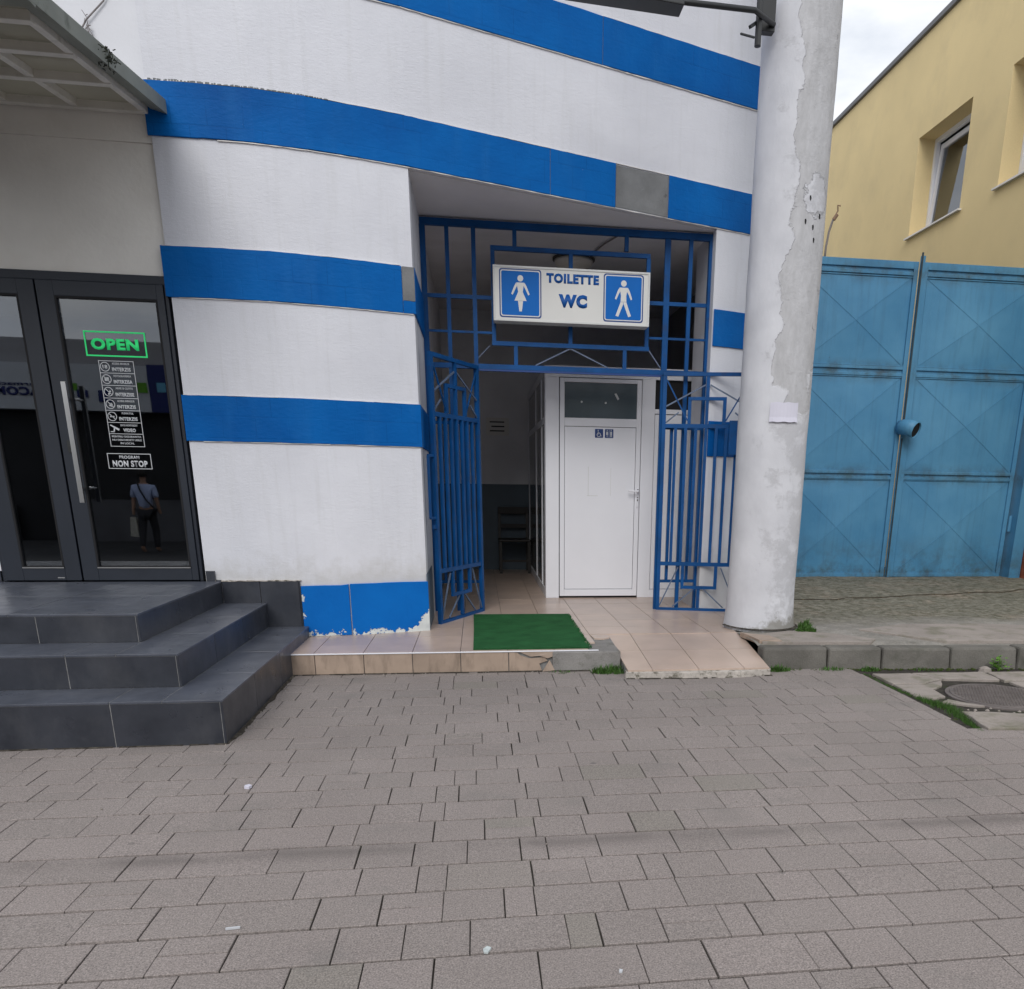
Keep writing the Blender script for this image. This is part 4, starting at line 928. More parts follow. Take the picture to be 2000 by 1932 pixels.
# ramp
rz0, rz1, ry0, ry1 = .058, .150, 5.285, 6.185
rb = MB(); rb.poly8([(1.0, ry0 + .02, -.03), (2.02, ry0 + .03, -.03), (2.08, ry1, -.03), (1.0, ry1, -.03), (1.0, ry0 + .02, rz0 - .012), (2.02, ry0 + .03, rz0 - .012), (2.08, ry1, rz1 - .012), (1.0, ry1, rz1 - .012)])
rmp = thing('tiled_ramp', (1.5, 5.7, 0), 'short sloping beige tiled ramp from the platform down to the paving', 'ramp')
rb.build('base', 'grout', rmp)
def rzf(y): return rz0 + (rz1 - rz0) * (y - ry0) / (ry1 - ry0)
cols = [(1.0, 1.0, 1.176, 1.176), (1.176, 1.176, 1.509, 1.509), (1.509, 1.509, 1.842, 1.842), (1.842, 1.842, 2.03, 2.09)]
for a0, a1, b0, b1 in cols:
    for s_, t_ in ((0, .5), (.5, 1)):
        ya, yb = ry0 + (ry1 - ry0) * s_ + .002, ry0 + (ry1 - ry0) * t_ - .002
        def xx_(p, q, t): return p + (q - p) * t
        la, lb = xx_(a0, a1, s_) + .002, xx_(a0, a1, t_) + .002
        if a0 == 1.0: la, lb = (1.0 if s_ == 0 else .995), (.995 if s_ == 0 else .985)
        ra, rb_ = xx_(b0, b1, s_) - .002, xx_(b0, b1, t_) - .002
        MB().poly8([(la, ya, rzf(ya) - .012), (ra, ya, rzf(ya) - .012), (rb_, yb, rzf(yb) - .012), (lb, yb, rzf(yb) - .012), (la, ya, rzf(ya)), (ra, ya, rzf(ya)), (rb_, yb, rzf(yb)), (lb, yb, rzf(yb))]).build('tile', 'tile_beige', rmp)
slab([(.99, ry0 - .0), (1.2, ry0 - .03), (1.5, ry0 - .045), (1.8, ry0 - .04), (2.04, ry0 + .0), (2.05, ry0 + .06), (.99, ry0 + .06)], -.02, .046, 'found', 'footing', rmp, .004, 31)
# mat
mm = [(-.066, 5.60), (.30, 5.598), (.60, 5.60), (.765, 5.598), (.772, 5.70), (.758, 5.80), (.775, 5.92), (.764, 6.04), (.788, 6.12), (.768, 6.24), (.782, 6.36), (.762, 6.50), (.775, 6.64), (.772, 6.85), (.795, 7.0), (.780, 7.14), (.5, 7.15), (.2, 7.155), (-.072, 7.16), (-.066, 6.4)]
dm = MB().prism([(a, b, ZP + .001) for a, b in mm], (0, 0, .009)).build('doormat', 'mat_green'); tag(dm, 'green artificial grass mat with a ragged edge on beige tiles', 'doormat')
fr_ = MB(); rn = random.Random(8)
for i in range(900):
    t = rn.random(); y_ = 5.6 + 1.55 * t; x_ = .775 + rn.uniform(-.02, .012)
    if i % 3 == 0: x_, y_ = rn.uniform(-.06, .77), 5.6 + rn.uniform(-.003, .004)
    fr_.prism([(x_, y_, ZP + .002), (x_ + .004, y_, ZP + .002), (x_ + rn.uniform(.004, .012), y_ + rn.uniform(-.006, .006), ZP + .012 + rn.random() * .006)], (0, .001, 0))
o = fr_.build('pile_fringe', 'mat_green', dm); o['kind'] = 'stuff'

# ------------------------------------------------------------------ dark entrance steps
sp_ = thing('entrance_steps', (-2.8, 5, 0), 'three dark grey tiled steps up to the glass shop doors', 'steps')
YB = 6.19
lev = [(0, .235, -1.303, 4.055), (.235, .415, -1.588, 4.345), (.415, ZL, -1.893, 4.680)]
XL = -5.2
core = MB()
for i, (za, zb, xr, yf_) in enumerate(lev): core.box(XL, xr - .0018, yf_ + .0018, YB, za if i else -.03, zb - .0018)
core.build('core', 'grout', sp_)
joint_x = [[-1.830, -2.44, -3.05, -3.66, -4.27], [-2.137, -2.747, -3.357, -3.967], [-2.417, -3.027, -3.637, -4.247]]
G2 = .0022
def tile(x0, x1, y0, y1, z0, z1, name='tile'): return MB().box(x0, x1, y0, y1, z0, z1).build(name, 'tile_tread_sky' if name == 'tread_tile' else 'tile_dark', sp_, bevel=.0012)
for i, (za, zb, xr, yf_) in enumerate(lev):
    js = [xr] + joint_x[i] + [XL]
    zt = zb - .0125
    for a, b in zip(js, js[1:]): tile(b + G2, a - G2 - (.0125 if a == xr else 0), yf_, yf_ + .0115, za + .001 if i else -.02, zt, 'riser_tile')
    sy = [yf_ - 0, yf_ + .6, yf_ + 1.2, YB] if i < 2 else [yf_, yf_ + .62, YB]
    for a, b in zip(sy, sy[1:]):
        if b - a > .02: tile(xr - .0115, xr, a + (.0 if a == yf_ else G2), min(b, YB) - G2, za + .001 if i else -.02, zt, 'riser_tile')
    nxt = lev[i + 1] if i < 2 else None
    if nxt:
        for a, b in zip(js, js[1:]):
            xa = min(a, nxt[2]) if a == xr else a
            if a == xr: xa = nxt[2] if js[1] < nxt[2] else a
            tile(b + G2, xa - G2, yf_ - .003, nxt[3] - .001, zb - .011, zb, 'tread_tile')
        for a, b in zip(sy, sy[1:]):
            if b - a > .02: tile(nxt[2] + G2, xr + .003, a - (.003 if a == yf_ else -G2), min(b, YB) - G2, zb - .011, zb, 'tread_tile')
    else:
        tile(-2.55, xr + .003, yf_ - .003, 5.42, zb - .011, zb, 'tread_tile'); tile(-2.55, xr + .003, 5.425, YB, zb - .011, zb, 'tread_tile')
        for a, b in ((-3.16, -2.554), (-3.77, -3.164), (-4.38, -3.774), (XL, -4.384)):
            tile(a, b, yf_ - .003, 5.42, zb - .011, zb, 'tread_tile'); tile(a, b, 5.425, YB, zb - .011, zb, 'tread_tile')
# tile skirting up the facade beside the steps
def clad(x0, x1, z0, z1): mb = MB(); ribbon(mb, x0 + .0015, x1 - .0015, z0, z1, .022, .020); return mb.build('skirting_tile', 'tile_dark', sp_)
clad(-1.992, -1.930, ZL, .650); clad(-1.928, -1.890, ZL, .585)
clad(-1.888, -1.622, .416, .572); clad(-1.620, -1.340, .236, .575); clad(-1.622 - .0, -1.621, .41, .415)
clad(-1.340 - .012, -1.338, .0, .572)
MB().box(-5.2, -3.375, 6.205, 6.232, ZL, .65).build('skirting_tile', 'tile_dark', sp_)
cap = MB(); rn = random.Random(4)
ribbon(cap, -1.93, -1.33, .575, .582, .018, .02, .03, .003, 3); cap.build('mortar_line', 'found', sp_)

# ------------------------------------------------------------------ concrete pole
PX, PY = 2.335, 6.415
ps = thing('concrete_pole', (PX, PY, ZP), 'thick round whitewashed concrete pole with peeling paint beside the entrance', 'pole')
bm = bmesh.new(); seg, hz = 56, 90; rings = []
for j in range(hz + 1):
    z = 7.2 * j / hz; r = .278 - .002 * z; 
    if z < .35: r += .02 * (1 - z / .35) ** 2
    rg = []
    for k in range(seg):
        a = 2 * math.pi * k / seg; d = .006 * mnoise.noise((math.cos(a) * 1.5, math.sin(a) * 1.5, z * 1.6)) + .003 * mnoise.noise((math.cos(a) * 5, math.sin(a) * 5, z * 5))
        rg.append(bm.verts.new(((r + d) * math.cos(a), (r + d) * math.sin(a), z)))
    rings.append(rg)
for j in range(hz):
    for k in range(seg): bm.faces.new((rings[j][k], rings[j][(k + 1) % seg], rings[j + 1][(k + 1) % seg], rings[j + 1][k]))
bm.faces.new(rings[-1]); me = bpy.data.meshes.new('shaft'); bm.to_mesh(me); bm.free(); me.materials.append(M['pole']); me.shade_smooth()
o = bpy.data.objects.new('shaft', me); o.parent = ps; col.objects.link(o)
# holes with loose plaster half way up
hl = MB()
for dx, dz in ((.06, 3.28), (.035, 3.13), (.10, 3.10), (.155, 3.18), (.115, 3.02)):
    yy = PY - math.sqrt(max(.0, .272 ** 2 - dx * dx)) - .004; hl.prism([(PX + dx - .005, yy, dz - .004), (PX + dx - .006, yy, dz + .012), (PX + dx + .002, yy, dz + .017), (PX + dx + .007, yy, dz + .004), (PX + dx + .005, yy, dz - .016), (PX + dx - .001, yy, dz - .017)], (0, .004, 0))
hl.build('chipped_hole', 'gap', ps)  # flat black pieces, shade of the holes put into their colour
# paper notice wrapped on the pole
bm = bmesh.new(); vv = []
for j in range(5):
    for i in range(9):
        a = R(-116 + 44 * i / 8) ; rr = .289 + (.006 if j == 0 else 0)
        vv.append(bm.verts.new((PX + rr * math.cos(a), PY + rr * math.sin(a), 1.775 + .140 * j / 4 + .003 * math.sin(i * 2 + j))))
for j in range(4):
    for i in range(8): bm.faces.new((vv[j * 9 + i], vv[j * 9 + i + 1], vv[(j + 1) * 9 + i + 1], vv[(j + 1) * 9 + i]))
for v in bm.verts: pass
me = bpy.data.meshes.new('paper_notice'); bm.to_mesh(me); bm.free(); me.materials.append(M['paper']);
o = bpy.data.objects.new('paper_notice', me); col.objects.link(o); pass
tag(o, 'blank faded sheet of paper stuck to the concrete pole', 'notice')
# floodlight arm at the top
fl = thing('street_lamp', (1.9, 6.25, 4.2), 'dark street lamp head on an arm clamped to the pole top', 'lamp')
MB().tube([(2.06, 6.20, 4.30), (1.87, 6.03, 4.285), (1.43, 6.0, 4.275), (1.1, 5.98, 4.27)], .017, 10).build('arm', 'black', fl, smooth=True)
MB().poly8([(.62, 5.90, 4.262), (1.375, 5.92, 4.222), (1.375, 6.07, 4.222), (.62, 6.09, 4.262), (.62, 5.92, 4.30), (1.375, 5.93, 4.262), (1.375, 6.06, 4.262), (.62, 6.07, 4.30)]).build('lamp_head', 'black', fl, bevel=.008)
br = MB(); br.box(1.96, 2.07, 6.20, 6.26, 4.26, 4.46); br.tube([(1.93, 6.12, 4.13), (1.93, 6.12, 4.42)], .022, 10); br.bar((1.86, 6.09, 4.22), (1.93, 6.14, 4.28), .02); br.bar((1.79, 6.06, 4.165), (1.90, 6.10, 4.17), .012); br.build('clamp', 'black', fl, bevel=.003)
cl_ = MB(); cl_.tube([(PX + .287 * math.cos(R(a)), PY + .287 * math.sin(R(a)), 4.62) for a in range(0, 361, 15)], .008, 6) if True else cl_.tube([(PX + .287 * math.cos(R(a)), PY + .287 * math.sin(R(a)), 4.40) for a in range(0, 361, 15)], .008, 6); cl_.build('clamp_band', 'black', fl)

# ------------------------------------------------------------------ canopy over the shop doors
cn = thing('door_canopy', (-3, 5.5, 3.4), 'lean-to canopy with white tube frame above the shop doors', 'canopy')
def cz(y): return 3.540 - (6.2 - y) * .124
XR = -2.02; xs = [XR - .40 * i for i in range(0, 9)]
for x in xs: MB().bar((x, 6.215, cz(6.215) - .005), (x, 4.775, cz(4.775) - .005), .042).build('rafter', 'tube', cn, bevel=.003)
for k, yy in enumerate((4.775, 5.205, 5.66, 6.185)): MB().bar((XR + .02, yy, cz(yy) - .012), (-5.3, yy, cz(yy) - .012), .045, .045).build('cross_bar', 'tube', cn, bevel=.003)
MB().poly8([(-5.4, 4.47, cz(4.47) + .022), (-1.895, 4.47, cz(4.47) + .022), (-1.895, 6.22, cz(6.22) + .022), (-5.4, 6.22, cz(6.22) + .022), (-5.4, 4.47, cz(4.47) + .034), (-1.895, 4.47, cz(4.47) + .034), (-1.895, 6.22, cz(6.22) + .034), (-5.4, 6.22, cz(6.22) + .034)]).build('roof_sheet', 'canopy', cn)
fl_ = MB(); fl_.poly8([(-1.985, 4.46, cz(4.46) - .005), (-1.885, 4.46, cz(4.46) - .030), (-1.885, 6.195, cz(6.2) - .030), (-1.985, 6.195, cz(6.2) - .005), (-1.985, 4.46, cz(4.46) + .02), (-1.885, 4.46, cz(4.46) + .05), (-1.885, 6.195, cz(6.2) + .05), (-1.985, 6.195, cz(6.2) + .02)])
fl_.build('side_flashing', 'flash', cn, bevel=.002)
MB().box(-5.4, -1.886, 4.44, 4.56, cz(4.46) - .03, cz(4.46) + .06).build('front_flashing', 'flash', cn, bevel=.003)
tw = MB(); rn = random.Random(2)
for i in range(260):
    c_ = Vector((-1.905 + rn.gauss(0, .018), 5.33 + rn.gauss(0, .05), cz(5.33) + .012 + rn.gauss(0, .018))); d_ = Vector((rn.gauss(0, 1), rn.gauss(0, 1), rn.gauss(0, 1))).normalized() * rn.uniform(.012, .04)
    tw.bar(c_ - d_ * .4, c_ + d_ * .4, .004)
o = tw.build('leaf_litter', 'dry'); tag(o, 'dark clump of twigs and dirt caught on the canopy edge', 'debris', None, 'stuff')
wc = MB().tube([(-2.42, 6.212, 3.85), (-2.339, 6.212, 3.924), (-2.29, 6.205, 3.985), (-2.184, 6.212, 4.087), (-2.05, 6.2, 4.30), (-1.95, 6.19, 4.7)], .0045, 6).build('wall_cable', 'cable'); tag(wc, 'thin loose cable running up the white wall above the canopy', 'cable')
wt = MB(); rn = random.Random(6)
for i in range(14):
    a = Vector((-2.29 + rn.gauss(0, .010), 6.20, 3.965 + rn.gauss(0, .02))); wt.bar(a, a + Vector((rn.uniform(-.03, .03), rn.uniform(-.01, 0), rn.uniform(-.05, .05))), .003)
wt.build('cable_tie', 'cable', wc)

# ------------------------------------------------------------------ blue double gate
bg_ = thing('metal_gate', (5.25, 9.8, .2), 'tall faded blue sheet steel double gate with diagonal creases', 'gate')
YG_ = 9.8
rows_ = [(.245, 1.40), (1.52, 2.60), (2.74, 3.70)]
def gate_leaf(x0, x1):
    fb = MB(); w = .055
    fb.box(x0, x0 + w, YG_ - .02, YG_ + .03, .19, 3.87).box(x1 - w, x1, YG_ - .02, YG_ + .03, .19, 3.87)
    for a, b in ((.19, .235), (1.41, 1.445), (1.475, 1.51), (2.615, 2.65), (2.69, 2.725), (3.72, 3.76), (3.79, 3.87)): fb.box(x0 + w, x1 - w, YG_ - .018, YG_ + .02, a, b)
    lf = fb.build('gate_leaf', 'gate', bg_, bevel=.004)
    MB().box(x0 + w, x1 - w, YG_ + .005, YG_ + .015, .20, 3.86).build('backing_sheet', 'gate', lf)
    for a, b in rows_:
        cx, cz_ = (x0 + x1) / 2, (a + b) / 2; X0, X1 = x0 + w + .012, x1 - w - .012
        mb = MB(); e = .0
        mb.v = [(X0, YG_ + .002, a), (X1, YG_ + .002, a), (X1, YG_ + .002, b), (X0, YG_ + .002, b), (cx, YG_ - .034, cz_)]
        mb.f = [(0, 1, 4), (1, 2, 4), (2, 3, 4), (3, 0, 4)]
        pn_ = mb.build('panel', 'gate', lf)
        for qx, qz in ((X0, a), (X1, a), (X1, b), (X0, b)): MB().bar((qx, YG_ - .0005, qz), (cx, YG_ - .0350, cz_), .009, .004, up=(0, 1, 0)).build('crease', 'gate', lf)
        t = .012
        for q in (b, a - t): MB().box(X0 - t, X1 + t, YG_ - .010, YG_ + .004, q, q + t).build('panel_bead', 'gate', lf)
    return lf
gl = gate_leaf(3.76, 5.215); gr2 = gate_leaf(5.285, 6.86)
MB().box(5.222, 5.278, YG_ - .045, YG_ - .021, .15, 3.93).build('meeting_strip', 'gate', bg_, bevel=.004)
MB().box(5.222, 5.240, YG_ - .06, YG_ - .046, 2.10, 3.96).build('drop_bolt', 'bolt', bg_)
MB().box(5.226, 5.240, YG_ - .06, YG_ - .046, .10, 1.9).build('drop_bolt', 'bolt', bg_)
pp = MB(); C_ = [(5.225, YG_ - .03, 2.03), (5.225, YG_ - .10, 2.03), (5.245, YG_ - .17, 2.02), (5.30, YG_ - .25, 1.985)]
pp.tube(C_, [.088, .094, .094, .098], 24, caps=False); o = pp.build('handle_pipe', 'gate', bg_, smooth=True); sm = o.modifiers.new('solid', 'SOLIDIFY'); sm.thickness = .008
dkk = MB(); dkk.tube([(5.285, YG_ - .230, 1.993), (5.288, YG_ - .235, 1.991)], .088, 20); dkk.build('pipe_mouth', 'gap', bg_)  # black disc stands in for the shade inside the pipe
MB().box(6.90, 7.06, YG_ - .16, YG_ + .06, .16, 3.92).build('gate_post', 'gate', bg_, bevel=.006)
MB().tube([(6.88, YG_ - .04, .78), (6.88, YG_ - .04, .98)], .022, 10).tube([(6.88, YG_ - .04, 3.1), (6.88, YG_ - .04, 3.3)], .022, 10).build('hinge', 'gate', bg_)
bw = MB().box(7.07, 7.5, YG_ - .25, YG_ + .1, .10, 3.0).build('brick_pier', 'brick'); tag(bw, 'red brick pier at the right end of the blue gate', 'pier')
lw = MB().box(2.92, 3.75, 9.80, 9.99, -.02, 3.85).build('yard_wall', 'white_smooth'); tag(lw, 'white yard wall between the building and the blue gate', 'wall')

# ------------------------------------------------------------------ yellow building
yb = thing('yellow_building', (7, 14, 0), 'yellow rendered building with recessed white windows behind the gate', 'building')
XW = 7.0; ZR = 8.03
wins = [(12.15, 13.56), (9.25, 10.66), (15.4, 16.8), (18.6, 20.0)]
wins = [(9.83, 11.27), (12.15, 13.58), (19.5, 20.9)]
zw0, zw1 = 5.20, 6.585
ye, yn = 26.0, 10.2
ylo, yhi = 6.0, 26.0
mb = MB(); D_ = .30
mb.box(XW, XW + D_, 10.0, yhi, -.02, zw0); mb.box(XW, XW + D_, 7.5, 9.99, 3.0, zw0); mb.box(XW + .10, XW + D_, 7.5, 9.54, -.02, 2.999); mb.box(XW, XW + D_, 7.5, yhi, zw1, ZR - .03)
edges = [7.5] + [v for w in wins for v in w] + [yhi]
for a, b in zip(edges[0::2], edges[1::2]): mb.box(XW, XW + D_, a, b, zw0, zw1)
mb.build('wall', 'yellow', yb)
MB().box(XW + .3, XW + 9, 10.2, yhi, -.02, ZR - .05).build('body', 'yellow', yb) if False else None
MB().box(XW - .05, XW + 9, 7.45, yhi + .05, ZR - .03, ZR + .05).build('roof_edge', 'roof', yb, bevel=.01)
MB().box(XW + D_, XW + 9, 7.5, 7.8, -.02, ZR - .03).build('wall', 'yellow', yb)
for a, b in wins:
    fx = XW + .27; t = .06
    fr = MB(); fr.box(fx, fx + .07, a, a + t, zw0, zw1).box(fx, fx + .07, b - t, b, zw0, zw1).box(fx, fx + .07, a + t, b - t, zw0, zw0 + t).box(fx, fx + .07, a + t, b - t, zw1 - t, zw1)
    wf = fr.build('window', 'upvc', yb, bevel=.004)
    sa = MB(); ti = .09; ya, yb_ = a + t + .005, b - t - .005
    def sp3(y_, z_, o_=0): f_ = (z_ - zw0 - t) / (zw1 - zw0 - 2 * t); return (fx + .02 + ti * f_ + o_, y_, z_)
    zb_, zt_ = zw0 + t + .01, zw1 - t - .03
    for q in (ya + .035, yb_ - .035): sa.bar(sp3(q, zb_), sp3(q, zt_), .06, .07, up=(0, 1, 0))
    for z_ in (zb_ + .035, zt_ - .035): sa.bar(sp3(ya + .07, z_), sp3(yb_ - .07, z_), .05, .07)
    sa.build('sash', 'upvc', wf)
    MB().poly8([sp3(ya + .06, zb_ + .06), sp3(yb_ - .06, zb_ + .06), sp3(yb_ - .06, zb_ + .06, .006), sp3(ya + .06, zb_ + .06, .006), sp3(ya + .06, zt_ - .06), sp3(yb_ - .06, zt_ - .06), sp3(yb_ - .06, zt_ - .06, .006), sp3(ya + .06, zt_ - .06, .006)]).build('pane', 'glass_far', wf)
    MB().box(XW + .5, XW + 2.5, a - .5, a - .45, zw0 - .3, zw1 + .3).box(XW + 2.5, XW + 2.55, a - .5, b + .5, zw0 - .3, zw1 + .3).box(XW + .5, XW + 2.5, b + .45, b + .5, zw0 - .3, zw1 + .3).box(XW + .3, XW + 2.5, a - .5, b + .5, zw1 + .3, zw1 + .35).box(XW + .3, XW + 2.5, a - .5, b + .5, zw0 - .35, zw0 - .3).build('room', 'dado', wf)
    MB().poly8([(XW - .055, a - .05, zw0 - .030), (XW + .27, a - .05, zw0 - .012), (XW + .27, b + .05, zw0 - .012), (XW - .055, b + .05, zw0 - .030), (XW - .055, a - .05, zw0 - .008), (XW + .27, a - .05, zw0 + .010), (XW + .27, b + .05, zw0 + .010), (XW - .055, b + .05, zw0 - .008)]).build('sill', 'sill', wf)
# cable ending in a hook behind the pole
hk = MB().tube([(4.10, 9.93, 3.80), (4.105, 9.93, 4.00), (4.125, 9.93, 4.16), (4.16, 9.93, 4.28), (4.20, 9.93, 4.35)], .013, 8); hk = hk.build('loose_conduit', 'cable', smooth=True)
tag(hk, 'bent grey conduit rising above the blue gate beside the pole', 'conduit')
MB().tube([(4.17, 9.93, 4.31), (4.21, 9.92, 4.38), (4.195, 9.90, 4.43), (4.23, 9.91, 4.43)], .009, 6).tube([(4.17, 9.93, 4.29), (4.205, 9.92, 4.345)], .020, 8).build('frayed_end', 'rusty', hk)

# ------------------------------------------------------------------ grass, weeds, moss, litter
def tuft(x, y, z, n, h, r, label, seed, m='grass', name='grass_tuft', cat='grass', wide=.004):
    rn = random.Random(seed); mb = MB()
    for i in range(n):
        a = rn.uniform(0, 2 * math.pi); d = r * math.sqrt(rn.random()); bx, by = x + d * math.cos(a), y + d * math.sin(a) * .45
        hh = h * rn.uniform(.35, 1) * (1 - .5 * d / r); la = rn.uniform(0, 2 * math.pi); ln = rn.uniform(.2, .8) * hh
        w = rn.uniform(.6, 1.3) * wide; k = len(mb.v); pa = la + 1.57; wx, wy = w * math.cos(pa), w * math.sin(pa)
        mb.v += [(bx - wx, by - wy, z), (bx + wx, by + wy, z), (bx + wx * .8 + ln * .35 * math.cos(la), by + wy * .8 + ln * .35 * math.sin(la), z + hh * .6), (bx - wx * .8 + ln * .35 * math.cos(la), by - wy * .8 + ln * .35 * math.sin(la), z + hh * .6), (bx + ln * math.cos(la), by + ln * math.sin(la), z + hh)]
        mb.f += [(k, k + 1, k + 2, k + 3), (k + 3, k + 2, k + 4)]
    o = mb.build(name, m); return tag(o, label, cat, 'weeds along the foot of the platform and kerb')
tuft(.905, 5.47, -.01, 380, .105, .14, 'large grass tuft before the grey concrete block left of the ramp', 1)
tuft(.56, 5.50, -.01, 70, .04, .10, 'low sparse grass at the broken riser tile', 2)
tuft(2.15, 5.42, -.01, 240, .085, .09, 'grass tuft between the ramp corner and the kerb end', 3)
tuft(2.56, 5.42, -.01, 110, .055, .10, 'short grass at the joint of the first two kerb stones', 4)
tuft(2.85, 5.40, -.01, 130, .06, .08, 'small grass tuft just left of the third kerb stone', 5)
tuft(2.62, 6.08, .155, 260, .10, .09, 'bright grass tuft at the foot of the concrete pole', 6)
tuft(2.70, 6.3, .155, 120, .12, .06, 'darker grass sprig behind the tuft at the pole foot', 7)
tuft(3.30, 5.38, -.01, 60, .04, .12, 'thin grass along the kerb above the broken slabs', 8)
# leafy weed by the kerb
wd = MB(); rn = random.Random(31)
for i in range(70):
    a = rn.uniform(0, 6.28); d = rn.uniform(0, .09); x, y_, z = 3.84 + d * math.cos(a), 5.31 + d * math.sin(a) * .5, rn.uniform(0, .11) * (1 - d * 5) + .015
    r = rn.uniform(.008, .015); t = rn.uniform(0, 6.28); tl = rn.uniform(-.6, .6)
    wd.v += [(x + r * math.cos(t + q) * (1.5 if q in (0, 3.14) else .8), y_ + r * math.sin(t + q), z + tl * r * math.cos(q)) for q in (0, 1.57, 3.14, 4.71)]
    k = len(wd.v) - 4; wd.f.append((k, k + 1, k + 2, k + 3))
for i in range(9): wd.tube([(3.84, 5.31, -.01), (3.84 + rn.uniform(-.07, .07), 5.31 + rn.uniform(-.04, .04), rn.uniform(.04, .1))], .0018, 4)
tag(wd.build('leafy_weed', 'leaf'), 'small leafy weed growing against the kerb above the manhole', 'weed')
st_ = MB().tube([(3.72, 5.30, -.01), (3.72, 5.30, .018), (3.72, 5.30, .032)], [.05, .042, .015], 7).build('stone', 'slab'); tag(st_, 'pale loose stone beside the leafy weed at the kerb', 'stone')
# grass strip between pavers and slabs
gs = MB(); rn = random.Random(17)
path = [(2.76, 5.30), (2.755, 5.0), (2.77, 4.8), (2.80, 4.55), (2.85, 4.35), (2.80, 4.1), (2.76, 3.88)]
def pathp(t):
    t *= len(path) - 1; i = min(int(t), len(path) - 2); f = t - i; return (path[i][0] + (path[i + 1][0] - path[i][0]) * f, path[i][1] + (path[i + 1][1] - path[i][1]) * f)
for i in range(2900):
    t = rn.random(); px, py = pathp(t); dens = .35 + .65 * min(1, max(0, (t - .25) / .3))
    if rn.random() > dens: continue
    wd_ = .018 + .035 * max(0, 1 - abs(t - .66) / .22); x, y_ = px + rn.gauss(0, wd_ * .6), py + rn.gauss(0, .01)
    hh = (.007 + .022 * rn.random()) * (.5 + 1.1 * max(0, 1 - abs(t - .66) / .35)); a = rn.uniform(0, 6.28); w = .0022; k = len(gs.v)
    gs.v += [(x - w * math.cos(a), y_ - w * math.sin(a), -.012), (x + w * math.cos(a), y_ + w * math.sin(a), -.012), (x + hh * .6 * math.sin(a), y_ + hh * .6 * math.cos(a), -.006 + hh)]; gs.f.append((k, k + 1, k + 2))
tag(gs.build('grass_strip', 'grass'), 'grass growing in the gap between the pavers and old slabs', 'grass', None, 'stuff')
# moss beads along kerb foot and slab edges
ms = MB(); rn = random.Random(44)
for i in range(900):
    if i % 3: x = rn.uniform(2.15, 4.6); y_ = ky(x) - abs(rn.gauss(0, .03)); z = -.006
    else: t = rn.random(); x, y_ = pathp(t); x += rn.gauss(0, .02); z = -.012
    if rn.random() > .35 + .65 * mnoise.noise((x * 2.5, 4, 0)) ** 2 * 4: continue
    r = rn.uniform(.004, .014); ms.tube([(x, y_, z), (x, y_, z + r * .5), (x, y_, z + r * .75)], [r, r * .8, r * .2], 5)
tag(ms.build('moss', 'moss'), 'moss and dirt gathered along the kerb foot', 'moss', None, 'stuff')
# dirt packed into the corners where things meet the paving
M['grime'] = mat('packed_dirt', (.055, .048, .040), .95, .1, .4, 30, .8, 90, .01, dirt=(.10, .09, .075), dscale=22, dlo=.5, dhi=.62)
dt = MB(); rn = random.Random(91)
def dirtline(pts, side, wmin, wmax, z=.0012, step=.03, gap=.12):
    for (ax, ay), (bx_, by_) in zip(pts, pts[1:]):
        L_ = math.hypot(bx_ - ax, by_ - ay); k = max(2, int(L_ / step)); nx_, ny_ = (by_ - ay) / L_ * side, -(bx_ - ax) / L_ * side
        ws = [wmin + (wmax - wmin) * max(0, mnoise.noise((ax + i * .16, ay * 3, 7)) + .35) * rn.uniform(.6, 1.2) for i in range(k + 1)]
        for i in range(k):
            if rn.random() < gap: continue
            x0_, y0_ = ax + (bx_ - ax) * i / k, ay + (by_ - ay) * i / k; x1_, y1_ = ax + (bx_ - ax) * (i + 1) / k, ay + (by_ - ay) * (i + 1) / k
            q = len(dt.v); dt.v += [(x0_ - nx_ * .004, y0_ - ny_ * .004, z + .006), (x1_ - nx_ * .004, y1_ - ny_ * .004, z + .006), (x1_ + nx_ * ws[i + 1], y1_ + ny_ * ws[i + 1], z), (x0_ + nx_ * ws[i], y0_ + ny_ * ws[i], z)]
            dt.f.append((q, q + 1, q + 2, q + 3))
dirtline([(-4.4, 4.055), (-1.303, 4.055)], 1, .004, .022)
dirtline([(-1.303, 4.055), (-1.303, 5.56)], 1, .006, .040, gap=.05)
dirtline([(-1.30, 5.560), (.98, 5.535)], 1, .004, .026)
dirtline([(.985, 5.26), (1.5, 5.24), (2.05, 5.28)], 1, .003, .018)
dirtline([(PX + .305 * math.cos(R(a)), PY + .305 * math.sin(R(a))) for a in range(180, 361, 12)], 1, .006, .03, z=.176, gap=.0)
tag(dt.build('packed_dirt', 'grime'), 'dark dirt packed along the foot of the steps, platform and pole', 'dirt', None, 'stuff')
# mortar rubble at step corner and block
rbm = MB(); rn = random.Random(55)
for i in range(140):
    q = i % 3
    if q == 0: x, y_ = -1.29 + rn.uniform(-.02, .05) , 4.03 + rn.uniform(-.02, 1.5)
    elif q == 1: x, y_ = rn.uniform(-1.3, .98), 5.545 - abs(rn.gauss(0, .015))
    else: x, y_ = rn.uniform(-1.6, 1.9), rn.uniform(1.8, 5.3)
    r = rn.uniform(.0015, .005 if q < 2 else .004); z = .0
    rbm.tube([(x, y_, z), (x, y_, z + r), (x, y_, z + r * 1.5)], [r, r * .9, r * .3], 5)
tag(rbm.build('grit', 'slab'), 'scattered grit on the paving and along the steps', 'grit', None, 'stuff')
def litter(name, pts, label, m='litter', cat='litter', h=.006):
    o = MB().prism([(a, b, .0015) for a, b in pts], (0, 0, h)).build(name, m); return tag(o, label, cat)
